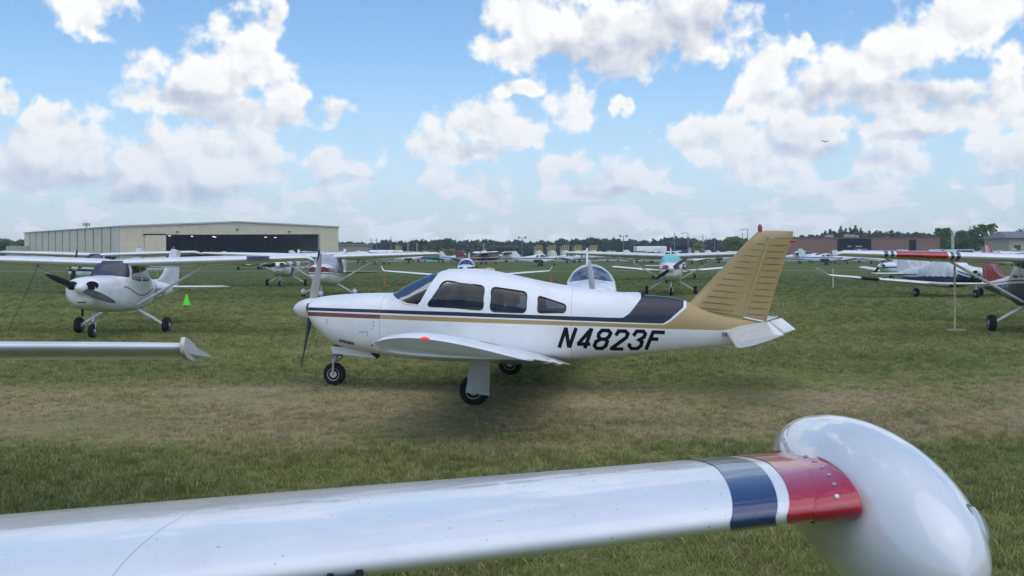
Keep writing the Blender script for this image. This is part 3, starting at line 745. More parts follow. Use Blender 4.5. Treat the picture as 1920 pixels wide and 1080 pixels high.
# ------------------------------------------------------------------ the white and gold low-wing single in the middle
def main_aircraft():
    O = Vector((-2.61, 14.52)); th = R(-8); c, s = math.cos(th), math.sin(th)
    def L(px, py, y=0.0):
        r = (px-960)/F; ox, oy = O.x-s*y, O.y+c*y
        x = (r*oy-ox)/(c-r*s); d = oy+x*s; return (x, CAMH-(py-HY)/F*d)
    t = thing('low_wing_airplane', (O.x, O.y, 0.0), th, 'white low-wing airplane with gold tail fin, black stripe and registration N4823F', 'airplane')
    tr = [(592,559,601,.36,2.2,2.2),(597,557.5,608,.42,2.4,2.4),(608,555.5,622,.455,2.5,2.4),(625,553.5,638,.48,2.6,2.6),(650,551.5,649,.505,2.6,2.8),(680,550,656,.53,2.6,3),(712,549.3,661,.55,2.6,3.2),(738,549.2,665,.56,2.6,3.4),
        (765,534,668,.58,2.4,3.6),(792,520.5,671,.595,2.3,3.6),(820,510,673,.60,2.3,3.6),(848,505,674.5,.605,2.3,3.6),(880,503.5,675.5,.605,2.3,3.6),(920,507,676,.60,2.3,3.6),(980,519,676,.575,2.3,3.4),(1015,526.5,675.5,.55,2.3,3.2),
        (1050,533,674.5,.52,2.3,3),(1100,540.5,672,.47,2.2,2.8),(1165,548,667,.39,2.2,2.6),(1205,552,663.5,.34,2.2,2.5),(1264,558.5,657.5,.26,2.1,2.3),(1300,569,654,.215,2,2.2),(1350,586,649,.15,2,2.1),(1395,596,640,.10,2,2),(1433,604,612,.03,2,2)]
    rows = []
    for (px, a, b, hw, nt, nb) in tr:
        x, zt = L(px, a); _, zb = L(px, b)
        zc = zb+(zt-zb)*(0.52 if px < 740 else 0.46 if px < 1050 else 0.5); rows.append((x, zt, zb, zc, hw, nt, nb))
    h = Hull(rows, 250, 120)
    def LS(px, py):   # on the skin facing the camera
        x, z = L(px, py, -0.45)
        for _ in range(3): x, z = L(px, py, -float(h.halfw(x, z)))
        return (x, z)
    # paint lines along the side
    S = lambda pts: [LS(*p) for p in pts]
    hi = lambda p, z: (p[0], z)
    f1 = S([(591,576.5),(700,580),(857,585),(1000,590.5),(1140,595.5),(1168,596)]); f1 += S([(1180,588),(1192,573),(1204,556)])+[(LS(1207,556)[0], 2.6), (9.0, 2.6)]
    f1 = [(-1.0, f1[0][1])]+f1
    f2 = S([(591,582.5),(700,586.5),(857,592.5),(1000,598),(1140,603.5),(1200,605.5),(1243,607)]); f2 += S([(1256,599),(1268,588),(1284,574)])+[(L(1292,560)[0], 2.6), (9.0, 2.6)]
    f2 = [(-1.0, f2[0][1])]+f2
    f3 = S([(591,585),(700,589.5),(857,595.5),(1000,600.5),(1140,605.7),(1200,607.8),(1246,609)]); f3 += S([(1259,601.5),(1272,590),(1288,576)])+[(L(1296,562)[0], 2.6), (9.0, 2.6)]
    f3 = [(-1.0, f3[0][1])]+f3
    f4 = S([(591,592.8),(700,597.5),(857,603.5),(1000,608.5),(1140,612.8),(1240,616.5),(1355,619.5),(1395,613),(1432,606)]); f4 = [(-1.0, f4[0][1])]+f4+[(9.0, f4[-1][1])]
    xf = LS(712, 620)[0]
    lm = livery('white_with_black_and_gold_stripes', WHITE, [(f1, f2, BLACKP), (f3, f4, (xf, (0.19, 0.055, 0.028), GOLD))], seams=(xf, LS(1071, 600)[0]))
    wins = {'windshield': [LS(737, 551), LS(752, 565), LS(763, 570), LS(785, 572), LS(823, 512), L(836, 500), L(800, 505), L(760, 530)],
            'a': round_poly(S([(799,574.5),(833,525.5),(909,536),(906,582)]), 0.07), 'b': round_poly(S([(919,584.5),(922,537.5),(989,547.5),(986,587)]), 0.07), 'c': round_poly(S([(1008,587),(1009,554),(1062,571.5),(1060,586.5)]), 0.05)}
    cuts = {k: h.cut(v) for k, v in wins.items()}
    body = h.piece('fuselage', -1, lm, t)
    # dark cabin lining behind the skin
    sel = (h.own == -1); ctr = h.G[h.Q].mean(1); sel &= (ctr[:, 0] > xf+0.1) & (ctr[:, 0] < LS(1090, 580)[0])
    keep = h.own.copy(); h.own[sel] = 99; h.piece('cabin_lining', 99, matte('cabin_lining', (0.055, 0.055, 0.062)), t, -0.035); h.own = keep
    h.piece('windshield', cuts['windshield'], m_wind, t, -0.006)
    seal = paint('window_seal', (0.02, 0.02, 0.022), 0.6, 0.0)
    for k in 'abc':
        for sd in (-1, 1):
            w = h.piece('side_window', cuts[k], m_clear, t, -0.008, sd)
            ring = h.project(wins[k], sd, 0.0); MB().tube(ring+[ring[0], ring[1]], 0.0075, 6, cap=False).build('window_seal', seal, w)
    for sd in (-1, 1):   # windshield edges
        ring = h.project([p for p in [wins['windshield'][i] for i in (1, 2, 3, 4)]], sd, 0.0); MB().tube(ring, 0.012, 6).build('windshield_edge', m_white, t)
    # cabin fittings seen through the glass
    m_seat = matte('seat_cloth', (0.10, 0.095, 0.10), 0.3, 6); m_seat2 = matte('headrest_cloth', (0.32, 0.31, 0.30), 0.3, 6)
    for (xx, zz) in ((1.62, 1.04), (2.40, 0.90)):
        for yy in (-0.25, 0.25):
            sb = MB(); prof = [(xx-0.40, zz-0.34), (xx-0.36, zz-0.26), (xx+0.05, zz-0.28), (xx+0.16, zz+0.26), (xx+0.22, zz+0.30), (xx+0.27, zz+0.24), (xx+0.16, zz-0.36)]
            sb.prism([(p[0], yy-0.21, p[1]) for p in prof], (0, 0.42, 0)); se = sb.build('seat', m_seat, t, smooth=False)
            hb = MB(); hb.prism([(p[0], yy-0.12, p[1]) for p in [(xx+0.20, zz+0.30), (xx+0.20, zz+0.47), (xx+0.24, zz+0.50), (xx+0.30, zz+0.46), (xx+0.30, zz+0.30)]], (0, 0.24, 0)); hb.build('headrest', m_seat2, se, smooth=False)
    MB().prism([(p[0], -0.44, p[1]) for p in [(0.86, 1.24), (1.05, 1.26), (1.10, 1.22), (1.06, 0.95), (0.95, 0.95)]], (0, 0.88, 0)).build('instrument_panel', m_dark, t, smooth=False)
    for yy in (-0.27, 0.27):
        y0 = MB(); y0.tube([(1.06, yy, 1.12), (1.22, yy, 1.14)], 0.015, 8); y0.tube([(1.22, yy-0.15, 1.20), (1.23, yy-0.13, 1.10), (1.23, yy+0.13, 1.10), (1.22, yy+0.15, 1.20)], 0.014, 8); y0.build('control_yoke', m_dark, t)
    # propeller
    zs = L(575, 579.5)[1]; x0, x1 = L(550, 580)[0], L(592, 580)[0]
    spinner(t, x0, x1-0.012, zs, 0.165, m_white, 32)
    xb = x1-0.065
    m_lb = paint('pale_blade_back', (0.30, 0.28, 0.25), 0.4, 0.0, 0.15)
    blade(t, (xb, 0, zs), R(180-28), 0.95, 0.155, m_dark, (35, 14)); blade(t, (xb, 0, zs), R(-28), 0.95, 0.125, m_lb, (35, 14))
    for sd in (-1, 1):
        mb = MB().lathe((x1+0.005, sd*0.24, zs+0.03), (1, 0, 0), [(-0.03, 0.075), (0.05, 0.075)], 16); mb.V = [(v[0], sd*0.24+(v[1]-sd*0.24)*1.35, v[2]) for v in mb.V]; mb.build('cowl_intake', m_hole, t)
    # cowl details
    for i in range(12):
        x, z = LS(637+i*2.35, 636.5+i*0.55); y = float(h.halfw(x, z))
        MB().box((x, -y-0.001, z), (0.008, 0.012, 0.070), Matrix.Rotation(R(-24), 3, 'X')).build('cowl_louver', m_hole, t, smooth=False)
    for (px, py) in ((613,600),(613.5,605.5),(700,604),(700.5,611),(698,616)):
        x, z = LS(px, py); MB().lathe((x, -float(h.halfw(x, z))+0.002, z), (0, -1, 0), [(0, 0.010), (0.006, 0.009)], 10).build('cowl_latch', m_greymet, t)
    a = [LS(673,622.5), LS(689,622), LS(689,630)]; MB().tube([(x, -float(h.halfw(x, z))-0.001, z) for x, z in a], 0.004, 5).build('access_panel', m_greymet, t)
    x, z = LS(698, 646); MB().lathe((x, -float(h.halfw(x, z))+0.01, z), (0, -1, 0), [(0, 0.022), (0.008, 0.021)], 12).build('cowl_vent', m_hole, t)
    MB().tube([(L(706, 664)[0], -0.22, 0.52), (L(718, 672)[0], -0.22, 0.44)], 0.035, 12).build('exhaust_pipe', m_dark, t)
    # registration
    gl = {'N': [[(228,415),(330,115)],[(330,115),(375,415)],[(380,415),(482,118)]], '4': [[(612,425),(718,125)],[(712,132),(512,358)],[(495,360),(695,362)]],
        '8': [[(850,287),(818,250),(822,205),(872,155),(968,158),(1000,197),(972,255),(925,287),(850,287),(782,322),(757,385),(790,425),(872,425),(925,388),(950,320),(925,287)]],
        '2': [[(1078,232),(1120,165),(1222,167),(1260,205),(1235,262),(1012,425)],[(990,430),(1190,436)]], '3': [[(1342,238),(1390,168),(1490,170),(1520,207),(1500,258),(1425,298),(1470,322),(1455,385),(1402,428),(1310,428),(1277,385),(1292,352)]], 'F': [[(1530,445),(1640,168)],[(1625,180),(1812,186)],[(1595,284),(1716,288)]]}
    for ch in 'N4823F': glyph_on(h, [[LS(1020+a/8, 600+b/8) for a, b in ln] for ln in gl[ch]], 0.050, -1, m_black, t, 'registration_letter')
    # wing: tip seen end on, constant chord
    def sec(y, ch=1.60, thk=.15, dx=0.0, dz=0.0):
        k = (abs(y)-0.5)/(4.57-0.5); return ((1.86+0.06*k+dx, y, 0.545+(1.045-0.545)*k+dz), ch, thk, 4.6+0.6*k)
    secs = [sec(0.45, 1.66, .155), sec(1.2), sec(2.6), sec(3.9), sec(4.28), sec(4.46, 1.585, .142), sec(4.56, 1.54, .115, .025), sec(4.61, 1.44, .07, .07, -.005)]
    secs = secs[:5]+[sec(4.53, 1.595, .147), sec(4.61, 1.58, .135)]
    w = surf(secs, n=26, m=0.026); nl = len(w.V)//len(secs)
    for i in range(len(w.V)-nl, len(w.V)):      # the tip closes with a cap that slopes in under the upper skin
        k = i-(len(w.V)-nl)
        x_, y_, z_ = w.V[i]; q = math.sin(math.pi*min(k, 25)/25)**0.6 if 0 < k < 25 else 0.0
        w.V[i] = (x_, y_-0.09*min(1, (k-26)/4.0, (51-k)/4.0) if k > 26 else y_, z_-0.062*q)
        a_, b_, c_ = w.V[i-nl]; w.V[i-nl] = (a_, b_, c_-0.018*q)
    for mb in (w, mirror(w)): mb.build('wing', m_white, t, angle=40)
    for sd in (-1, 1):
        q = [((1.60, sd*0.50, 0.555), 0.5, .14, 3), ((1.84, sd*1.25, 0.62), 0.22, .10, 4)]; surf(q).build('wing_root_glove', m_white, t)
        for y in (1.9, 3.2):
            MB().tube([sec(sd*y)[0][:1][0:1] and (3.38, sd*y, 0.44+0.5*(y-.5)/4.07), (3.46, sd*y, 0.40+0.5*(y-.5)/4.07), (3.53, sd*y, 0.40+0.5*(y-.5)/4.07)], [0.02, 0.026, 0.008], 8).build('hinge_fairing', m_white_old, t)
        lens = MB().lathe((2.38, sd*4.612, 1.095), (1, 0, 0), [(0, 0.005), (0.015, 0.014), (0.04, 0.019), (0.07, 0.015), (0.09, 0.005)], 14)
        lens.build('navigation_light', emit('lit_red_lens', (0.9, 0.06, 0.04), 0.45) if sd < 0 else paint('green_lens', (0.02, 0.4, 0.1)), t)
    # fin, rudder, beads pressed into the skins
    fl = [(1272,576),(1290,573),(1340,520),(1400,456),(1421,436),(1427,432.5)]; hg = [(1390,597),(1393,593),(1409.5,540),(1429.5,478),(1441,445),(1443,437)]
    FL = [L(*p) for p in fl]; HG = [L(*p) for p in hg]
    HG[0] = (HG[0][0], HG[0][1]-0.02)
    plate(FL, HG, [0.16, 0.16, 0.14, 0.11, 0.09, 0.03], 0, 0.66, n=18).build('fin', m_gold, t, angle=50)
    RL = [L(p[0]+2, p[1]) for p in [(1392,594),(1411,540),(1431,478),(1441.5,447)]]; RT = [L(*p) for p in [(1437,602),(1453,545),(1474,479),(1486,447)]]
    plate(RL, RT, [0.12, 0.11, 0.09, 0.08], .62, 1.0, n=12).build('rudder', m_gold, t, angle=50)
    plate([L(*p) for p in [(1432,446),(1433,434),(1434,432)]], [L(*p) for p in [(1486,446),(1487.5,435),(1487,433.5)]], [0.085, 0.06, 0.02], 0.3, 1.0).build('rudder_horn', m_gold, t, angle=50)
    wl = MB().tube([(p[0]+0.004, 0, p[1]) for p in FL[1:5]], 0.016, 8).build('fin_leading_edge', paint('pale_gold', (0.42, 0.32, 0.17)), t)
    m_bead_shade_seam = paint('gold_bead_shade_and_seam', (0.19, 0.13, 0.055), 0.5, 0.1)  # darker gold paints in the shading of the bead creases; also the base seam
    def bead(A, B, wv, thA, mt, r=0.007, prt=None):
        mb = MB()
        for sd in (-1, 1): mb.tube([(A[0], sd*thA[0], A[1]), ((A[0]+B[0])/2, sd*(thA[0]+thA[1])/2+sd*wv, (A[1]+B[1])/2), (B[0], sd*thA[1], B[1])], [r*0.5, r, r*0.6], 6)
        return mb.build('skin_bead', mt, t)
    def lines(p0, p1, q0, q1, n, inset=0.0):
        for i in range(n): k = (i+0.5)/n; yield lerp(L(*p0), L(*p1), k), lerp(L(*q0), L(*q1), k), k
    for A, B, k in lines((1302,581), (1418,452), (1372,589), (1436,452), 12): bead(A, B, 0.006, (0.085*(1-k*0.45), 0.069*(1-k*0.45)), m_bead_shade_seam, 0.009)
    for A, B, k in lines((1398,594), (1444,454), (1435,597), (1479,454), 12): bead(A, lerp(A, B, 0.93), 0.0, (0.052*(1-k*0.35), 0.012), m_bead_shade_seam)
    hl = MB(); hl.tube([(p[0]+0.006, -0.062*(1-0.4*i/4), p[1]) for i, p in enumerate(HG[1:5])], 0.012, 8); hl.build('rudder_gap_strip', paint('pale_gold', (0.42, 0.32, 0.17)), t)
    fb0, fb1 = L(1286, 575.5), L(1391, 593.5); MB().tube([(fb0[0]+(fb1[0]-fb0[0])*k, -v, fb0[1]+(fb1[1]-fb0[1])*k) for k, v in ((0.03, 0.03), (0.15, 0.065), (0.4, 0.082), (0.7, 0.080), (1, 0.060))], 0.006, 6).build('fin_base_seam', m_bead_shade_seam, t)
    b0 = L(1425, 434); MB().tube([(b0[0], 0, b0[1]-0.06), (b0[0], 0, b0[1]+0.02)], 0.012, 8).build('beacon_post', m_gold, t)
    MB().lathe((b0[0], 0, b0[1]+0.0), (0, 0, 1), [(0, 0.030), (0.05, 0.034), (0.085, 0.024), (0.105, 0.008)], 14).build('beacon', m_red, t)
    n0 = L(1484, 452); MB().lathe((n0[0]-0.02, 0, n0[1]), (1, 0, 0), [(0, 0.018), (0.05, 0.018), (0.07, 0.008)], 10).build('tail_light', m_red, t)
    base = MB(); base.tube([(L(1393,594)[0], -0.05, L(1393,594)[1]-0.005), (L(1430,602)[0], -0.03, L(1430,602)[1]-0.005)], 0.012, 6); base.build('rudder_foot', m_white, t)
    # all-moving tailplane, trailing edge up, with tab
    for sd in (-1, 1):
        e = [((5.64, sd*0.10, 0.845), 0.60, .14, -14.5), ((5.645, sd*1.40, 0.785), 0.60, .14, -14.5), ((5.65, sd*1.52, 0.78), 0.60, .13, -14.5)]
        surf(e, m=0.0, n=18).build('stabilator', m_white, t, angle=50)
        tb = [((6.22, sd*0.14, 0.998), 0.17, .10, -18), ((6.225, sd*1.40, 0.938), 0.17, .10, -18)]; surf(tb, m=0.0, n=10).build('trim_tab', m_white, t, angle=50)
    MB().box((L(1357,625)[0], -0.135, L(1357,625)[1]), (0.07, 0.03, 0.05)).build('tail_bracket', m_greymet, t, smooth=False)
    # gear
    wheel(t, (0.0, 0, 0.165), 0.168, 0.13, paint('white_rim', (0.62, 0.62, 0.60), 0.4, 0.1), seg=36)
    g = MB(); g.tube([(0.02, 0, 0.56), (0.01, 0, 0.38)], 0.036, 14); g.build('nose_strut', m_metal, t)
    g = MB(); g.tube([(0.01, -0.09, 0.36), (0, -0.09, 0.165)], 0.018, 8); g.tube([(0.01, 0.09, 0.36), (0, 0.09, 0.165)], 0.018, 8); g.tube([(0.01, -0.10, 0.37), (0.01, 0.10, 0.37)], 0.026, 8); g.build('nose_fork', m_metal, t)
    g = MB(); g.tube([(0.05, 0, 0.48), (0.13, 0, 0.42), (0.05, 0, 0.37)], 0.014, 6); g.tube([(-0.10, -0.06, 0.44), (0.14, -0.06, 0.45)], 0.014, 6); g.build('torque_link', m_greymet, t)
    dq = [L(620,649,-0.22), L(712,655,-0.22), L(711,673,-0.22), L(623,662,-0.22)]
    for sd in (-1, 1): MB().prism([(p[0], sd*0.22, p[1]) for p in dq], (0, -sd*0.012, 0)).build('nose_gear_door', m_white, t, smooth=False)
    MB().prism([(p[0], -0.21, p[1]) for p in [L(624,648,-.2), L(712,653,-.2), L(712,660,-.2), L(630,653,-.2)]], (0, 0.42, 0)).build('gear_well', m_hole, t, smooth=False)
    for sd in (-1, 1):
        y = sd*1.60
        g = MB(); g.tube([(2.40, y, 0.66), (2.39, y, 0.20)], [0.045, 0.038], 12); g.build('gear_leg', m_metal, t)
        wheel(t, (2.38, y-sd*0.0+sd*0.02, 0.19), 0.195, 0.15, paint('cream_rim', (0.55, 0.52, 0.42), 0.5, 0.0), seg=36)
        yd = sd*1.71
        q = [L(880,674,-1.71), L(918.5,674,-1.71), L(917,742,-1.71), L(874,736,-1.71)]
        MB().prism([(p[0], yd, p[1]) for p in q], (0, -sd*0.014, 0)).build('gear_door', paint('gear_door_paint', (0.62, 0.63, 0.62), 0.45, 0.1, 0.2), t, smooth=False)
        MB().prism([(p[0], sd*1.74, p[1]) for p in [L(879,668,-1.74), L(920,668,-1.74), L(920,672.5,-1.74), L(880,672.5,-1.74)]], (0, -sd*0.12, 0)).build('gear_hinge', m_greymet, t, smooth=False)
        g = MB(); g.tube([(2.45, sd*1.45, 0.62), (2.85, sd*1.30, 0.60)], 0.025, 8); g.tube([(2.42, y, 0.45), (2.62, sd*1.5, 0.62)], 0.018, 8); g.build('side_brace', m_greymet, t)
        MB().prism([(x_, sd*0.95, z_) for x_, z_ in [(2.15, 0.58), (2.75, 0.555), (2.75, 0.53), (2.15, 0.55)]], (0, sd*0.7, 0.05)).build('gear_well', m_hole, t, smooth=False)
    fl_ = MB().tube(h.project(S([(862,637.5),(885,638.5),(908,641.5),(930,646.5),(950,652),(968,657.5),(984,663)]), -1, 0.002), [0.003, 0.007, 0.008, 0.008, 0.008, 0.006, 0.003], 6).build('wing_fillet_edge', m_greymet, t)
    MB().prism([(L(905,503)[0], -0.03, L(905,503)[1]-0.02), (L(915,502)[0], -0.03, L(915,502)[1]), (L(926,504)[0], -0.03, L(926,504)[1]), (L(930,509)[0], -0.03, L(930,509)[1]-0.02)], (0, 0.06, 0)).build('antenna', m_cream, t, smooth=False)
    MB().tube([(L(1205,552)[0], 0, L(1205,552)[1]-0.01), (L(1207,546)[0], 0, L(1207,546)[1])], [0.03, 0.02], 8).build('tail_antenna', m_dark, t)
    return t
main_aircraft()

# ------------------------------------------------------------------ hangar
def hangar():
    C = Vector((X_at(225, 231), 231)); f = Vector((math.cos(R(40)), math.sin(R(40)))); b = Vector((-f.y, f.x)); zg = gz(C.x, C.y)
    W, LEN = 58.2, 85.0; zl, zr, zp = 8.75, 9.70, 10.45; wp = 29.1
    t = thing('hangar', (C.x, C.y, zg), R(40), 'long cream metal hangar with a wide dark open door', 'hangar')
    # own axes: x along the front, y back, z up
    zl, zr, zp = zl-zg, zr-zg, zp-zg
    roof_z = lambda x: zl+(zp-zl)*x/wp if x < wp else zp+(zr-zp)*(x-wp)/(W-wp)
    m_front = matte('cream_cladding', (0.74, 0.63, 0.45), 0.12, 0.4, 0.6); m_side = matte('cream_side_cladding', (0.74, 0.66, 0.50), 0.14, 0.4, 0.6); m_seam = matte('cladding_gap', (0.10, 0.095, 0.085), 0.2, 1)
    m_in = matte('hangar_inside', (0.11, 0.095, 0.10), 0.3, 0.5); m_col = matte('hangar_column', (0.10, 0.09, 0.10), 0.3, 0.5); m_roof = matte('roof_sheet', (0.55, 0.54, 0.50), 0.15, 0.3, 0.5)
    n = 13; pw = LEN/n
    MB().box((0.20, LEN/2, zl/2), (0.2, LEN-0.2, zl-0.05)).build('side_frame', m_seam, t, smooth=False)
    for i in range(n):
        MB().box((0.04, (i+0.5)*pw, zl/2), (0.16, pw-0.85, zl)).build('wall_panel', m_side, t, smooth=False)
    MB().box((W-0.1, LEN/2, zr/2), (0.2, LEN-0.2, zr-0.05)).build('wall', m_side, t, smooth=False)
    MB().box((W/2, LEN-0.1, zl/2), (W-0.6, 0.2, zl)).build('wall', m_side, t, smooth=False)
    w0, w1 = 10.7, 52.6; h0, h1 = 7.05-zg, 7.75-zg
    def face(pts, name, mat, y=0.0, d=0.25): return MB().prism([(x, y, z) for x, z in pts], (0, d, 0)).build(name, mat, t, smooth=False)
    # the door leaf pushed aside in front of the left pier, then pier, header and right pier
    face([(0, 0), (w0, 0), (w0, h0), (0, h0-0.15)], 'wall', m_front)
    face([(5.7, 0.02), (w0+0.05, 0.02), (w0+0.05, h0-0.1), (5.7, h0-0.2)], 'door_leaf', matte('door_leaf', (0.76, 0.65, 0.47), 0.1, 0.5), -0.32, 0.2)
    face([(5.4, h0-0.19), (w0, h0-0.1), (w0, h0+0.22), (5.4, h0+0.12)], 'door_track', m_hole, -0.36, 0.3)
    face([(0, h0-0.15), (w0, h0), (w1, h1), (W, h1+0.1), (W, zr), (wp, zp), (0, zl)], 'header', m_front)
    face([(w1, 0), (W, 0), (W, h1+0.1), (w1, h1)], 'wall', m_front)
    face([(w1-0.5, 0), (w1-0.003, 0), (w1-0.003, h1), (w1-0.5, h1)], 'door_post', matte('door_post', (0.36, 0.34, 0.30)), 0.05, 0.4)
    face([(-0.3, zl-0.02), (wp, zp-0.02), (W+0.3, zr-0.02), (W+0.3, zr+0.30), (wp, zp+0.30), (-0.3, zl+0.30)], 'roof_trim', m_roof, -0.4, 0.3)
    MB().prism([(-0.3, 0.0, zl+0.02), (wp, 0, zp+0.02), (W+0.3, 0, zr+0.02), (W+0.3, 0, zr+0.25), (wp, 0, zp+0.25), (-0.3, 0, zl+0.25)], (0, LEN, 0)).build('roof', m_roof, t, smooth=False)
    # inside: floor, partition, tapered frames and girts
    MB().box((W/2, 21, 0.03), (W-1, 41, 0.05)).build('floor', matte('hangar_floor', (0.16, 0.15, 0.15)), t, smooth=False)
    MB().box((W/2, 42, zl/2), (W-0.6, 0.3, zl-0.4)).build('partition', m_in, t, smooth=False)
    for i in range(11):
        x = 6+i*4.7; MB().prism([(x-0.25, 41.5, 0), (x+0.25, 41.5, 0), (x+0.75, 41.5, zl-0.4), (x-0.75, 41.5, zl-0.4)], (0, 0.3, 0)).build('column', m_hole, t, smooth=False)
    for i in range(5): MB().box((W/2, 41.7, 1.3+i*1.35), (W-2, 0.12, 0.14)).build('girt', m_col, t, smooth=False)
    lm = emit('hangar_lamp', (1.0, 0.97, 0.9), 2.0)
    for (x, y) in ((12.5, 2), (18.5, 3), (24.5, 4), (27.5, 10), (38, 2.5), (42, 5)):
        MB().box((x, y, h0-0.25), (0.55, 0.2, 0.10)).build('ceiling_lamp', lm, t, smooth=False)
    for x in (13.6, 29, 43.5): MB().box((x, -0.2, roof_z(x)-1.75), (0.6, 0.4, 0.35)).build('wall_lamp', m_greymet, t, smooth=False)
    MB().box((-2.6, LEN-3, 2.1), (5.0, 5.0, 4.0)).build('lean_to', matte('lean_to', (0.52, 0.50, 0.43)), t, smooth=False)
    # flat annexe beyond the right corner
hangar()

def box_building(name, px0, px1, top, depth, label, mat, roof=None, dz=8, cat='building', rot=0):
    x0, x1 = X_at(px0, depth), X_at(px1, depth); zb = gz((x0+x1)/2, depth); zt = CAMH+(HY-top)/F*depth
    t = thing(name, ((x0+x1)/2, depth, zb), R(rot), label, cat)
    w = x1-x0; hgt = zt-zb
    MB().box((0, dz/2, hgt/2), (w, dz, hgt)).build('wall', mat, t, smooth=False)
    return t, w, hgt
def buildings():
    m_tan = matte('tan_block', (0.36, 0.34, 0.29), 0.15, 0.5)
    t, w, h = box_building('annex_building', 630, 690, 459.5, 296, 'low flat tan building joined to the right end of the hangar', m_tan, dz=10)
    MB().box((w*0.22, -0.1, h*0.32), (w*0.42, 0.12, h*0.30)).build('doorway', m_hole, t, smooth=False); MB().box((0, 4.9, h+0.12), (w+0.6, 10.6, 0.24)).build('roof', matte('tan_roof', (0.42, 0.40, 0.36)), t, smooth=False)
    # white storage shed with shallow arched roof
    d = 300; x0, x1 = X_at(1194, d), X_at(1250, d); zb = gz(0, d); zt = CAMH+(HY-461.5)/F*d
    t = thing('storage_shed', ((x0+x1)/2, d, zb), 0, 'bright white shed with a plain front before the dark tree line', 'shed'); w = x1-x0; h = zt-zb; mw = matte('white_sheet', (0.80, 0.80, 0.79), 0.06, 0.4, 0.5)
    MB().box((0, 4, h*0.31), (w*0.97, 8, h*0.62)).build('wall', matte('shed_wall', (0.42, 0.44, 0.46), 0.1, 0.5), t, smooth=False)
    MB().prism([(-w/2, -0.3, h*0.62), (w/2, -0.3, h*0.62), (w/2, -0.1, h*0.96), (w*0.46, 0.2, h), (-w*0.46, 0.2, h), (-w/2, -0.1, h*0.96)], (0, 8.6, 0)).build('roof', mw, t, smooth=False)
    for k in (-.3, 0, .3): MB().box((w*k, -0.06, h*0.25), (w*0.2, 0.1, h*0.48)).build('door', matte('shed_door', (0.30, 0.32, 0.35)), t, smooth=False)
    # dark blue terminal with overhanging roof
    d = 315; x0, x1 = X_at(1258, d), X_at(1297, d); zt = CAMH+(HY-459)/F*d
    t = thing('terminal_building', ((x0+x1)/2, d, zb), 0, 'dark navy building with a flat overhanging roof and white end', 'building'); w = x1-x0; h = zt-zb; mn = matte('navy_cladding', (0.03, 0.035, 0.075), 0.2, 0.5)
    MB().box((-0.4, 4, h*0.44), (w*0.86, 8, h*0.88)).build('wall', mn, t, smooth=False)
    MB().box((0, 3.5, h*0.94), (w*1.06, 10, h*0.12)).build('roof', mn, t, smooth=False)
    MB().box((w*0.40, -0.06, h*0.40), (w*0.14, 0.12, h*0.8)).build('end_panel', mw, t, smooth=False)
    for i in range(4): MB().box((-w*0.36+i*w*0.19, -0.05, h*0.55), (w*0.13, 0.1, h*0.30)).build('window', m_glass_blue, t, smooth=False)
    # long brick block with a black panel and roof units
    d = 262; x0, x1 = X_at(1478, d), X_at(1762, d); zb = gz(0, d); zt = CAMH+(HY-446.5)/F*d
    t = thing('brick_building', ((x0+x1)/2, d, zb), 0, 'long low red-brown building with black sign panel and rooftop units', 'building'); w = x1-x0; h = zt-zb
    m, n, bs = material('brick_courses'); br = n.new('ShaderNodeTexBrick'); br.inputs['Scale'].default_value = 1.0
    co = n.new('ShaderNodeTexCoord').outputs['Object']; x, y, z = n.sep(co); n.put(br.inputs['Vector'], n.comb(n.m('ADD', x, y), z, 0.0))
    br.inputs['Color1'].default_value = (0.27, 0.14, 0.10, 1); br.inputs['Color2'].default_value = (0.22, 0.115, 0.085, 1); br.inputs['Mortar'].default_value = (0.24, 0.19, 0.16, 1)
    br.inputs['Brick Width'].default_value = 0.6; br.inputs['Row Height'].default_value = 0.2; br.inputs['Mortar Size'].default_value = 0.02
    n.l.new(br.outputs[0], bs.inputs['Base Color']); bs.inputs['Roughness'].default_value = 0.9
    MB().box((0, 6, h/2), (w, 12, h)).build('wall', m, t, smooth=False)
    MB().box((0, 6, h+0.12), (w+0.3, 12.3, 0.24)).build('parapet', matte('parapet', (0.20, 0.115, 0.09)), t, smooth=False)
    def lx(px): return X_at(px, d)-(x0+x1)/2
    pa, pb = lx(1571), lx(1632); q = MB().box(((pa+pb)/2, -0.3, h*0.47), (pb-pa, 0.5, h*1.0)).build('sign_panel', m_hole, t, smooth=False)
    mk = matte('sign_white', (0.62, 0.62, 0.62))
    for (a, b) in ((1588, 1590), (1590.7, 1592.4), (1593, 1594.8), (1603, 1605), (1605.6, 1607.5), (1608, 1609.6), (1610.2, 1612.4), (1613, 1614.8)):
        MB().box((lx((a+b)/2), -0.60, h*0.62), ((b-a)*0.12, 0.08, 0.30)).build('sign_letter', mk, q, smooth=False)
    pa, pb = lx(1705), lx(1717); MB().box(((pa+pb)/2, -0.2, h*0.44), (pb-pa, 0.3, h*0.95)).build('doorway', m_hole, t, smooth=False)
    for (a, b, tt) in ((1557, 1569, 442), (1593, 1597, 441), (1598, 1610, 441.5), (1611, 1618, 443)):
        hz = (HY-tt)/F*d+CAMH-zt; MB().box((lx((a+b)/2), 4, h+0.24+hz/2), ((b-a)/F*d, 2, hz+0.2)).build('roof_unit', matte('roof_unit', (0.42, 0.41, 0.40), 0.2, 1), t, smooth=False)
    # beige house-like office at the right edge
    d = 190; x0, x1 = X_at(1892, d), X_at(2060, d); zb = gz(0, d); ze = CAMH+(HY-446)/F*d; zt = CAMH+(HY-433)/F*d
    t = thing('office_building', ((x0+x1)/2, d, zb), 0, 'beige office building with grey sloped roof at the right edge', 'building'); w = x1-x0; h = ze-zb
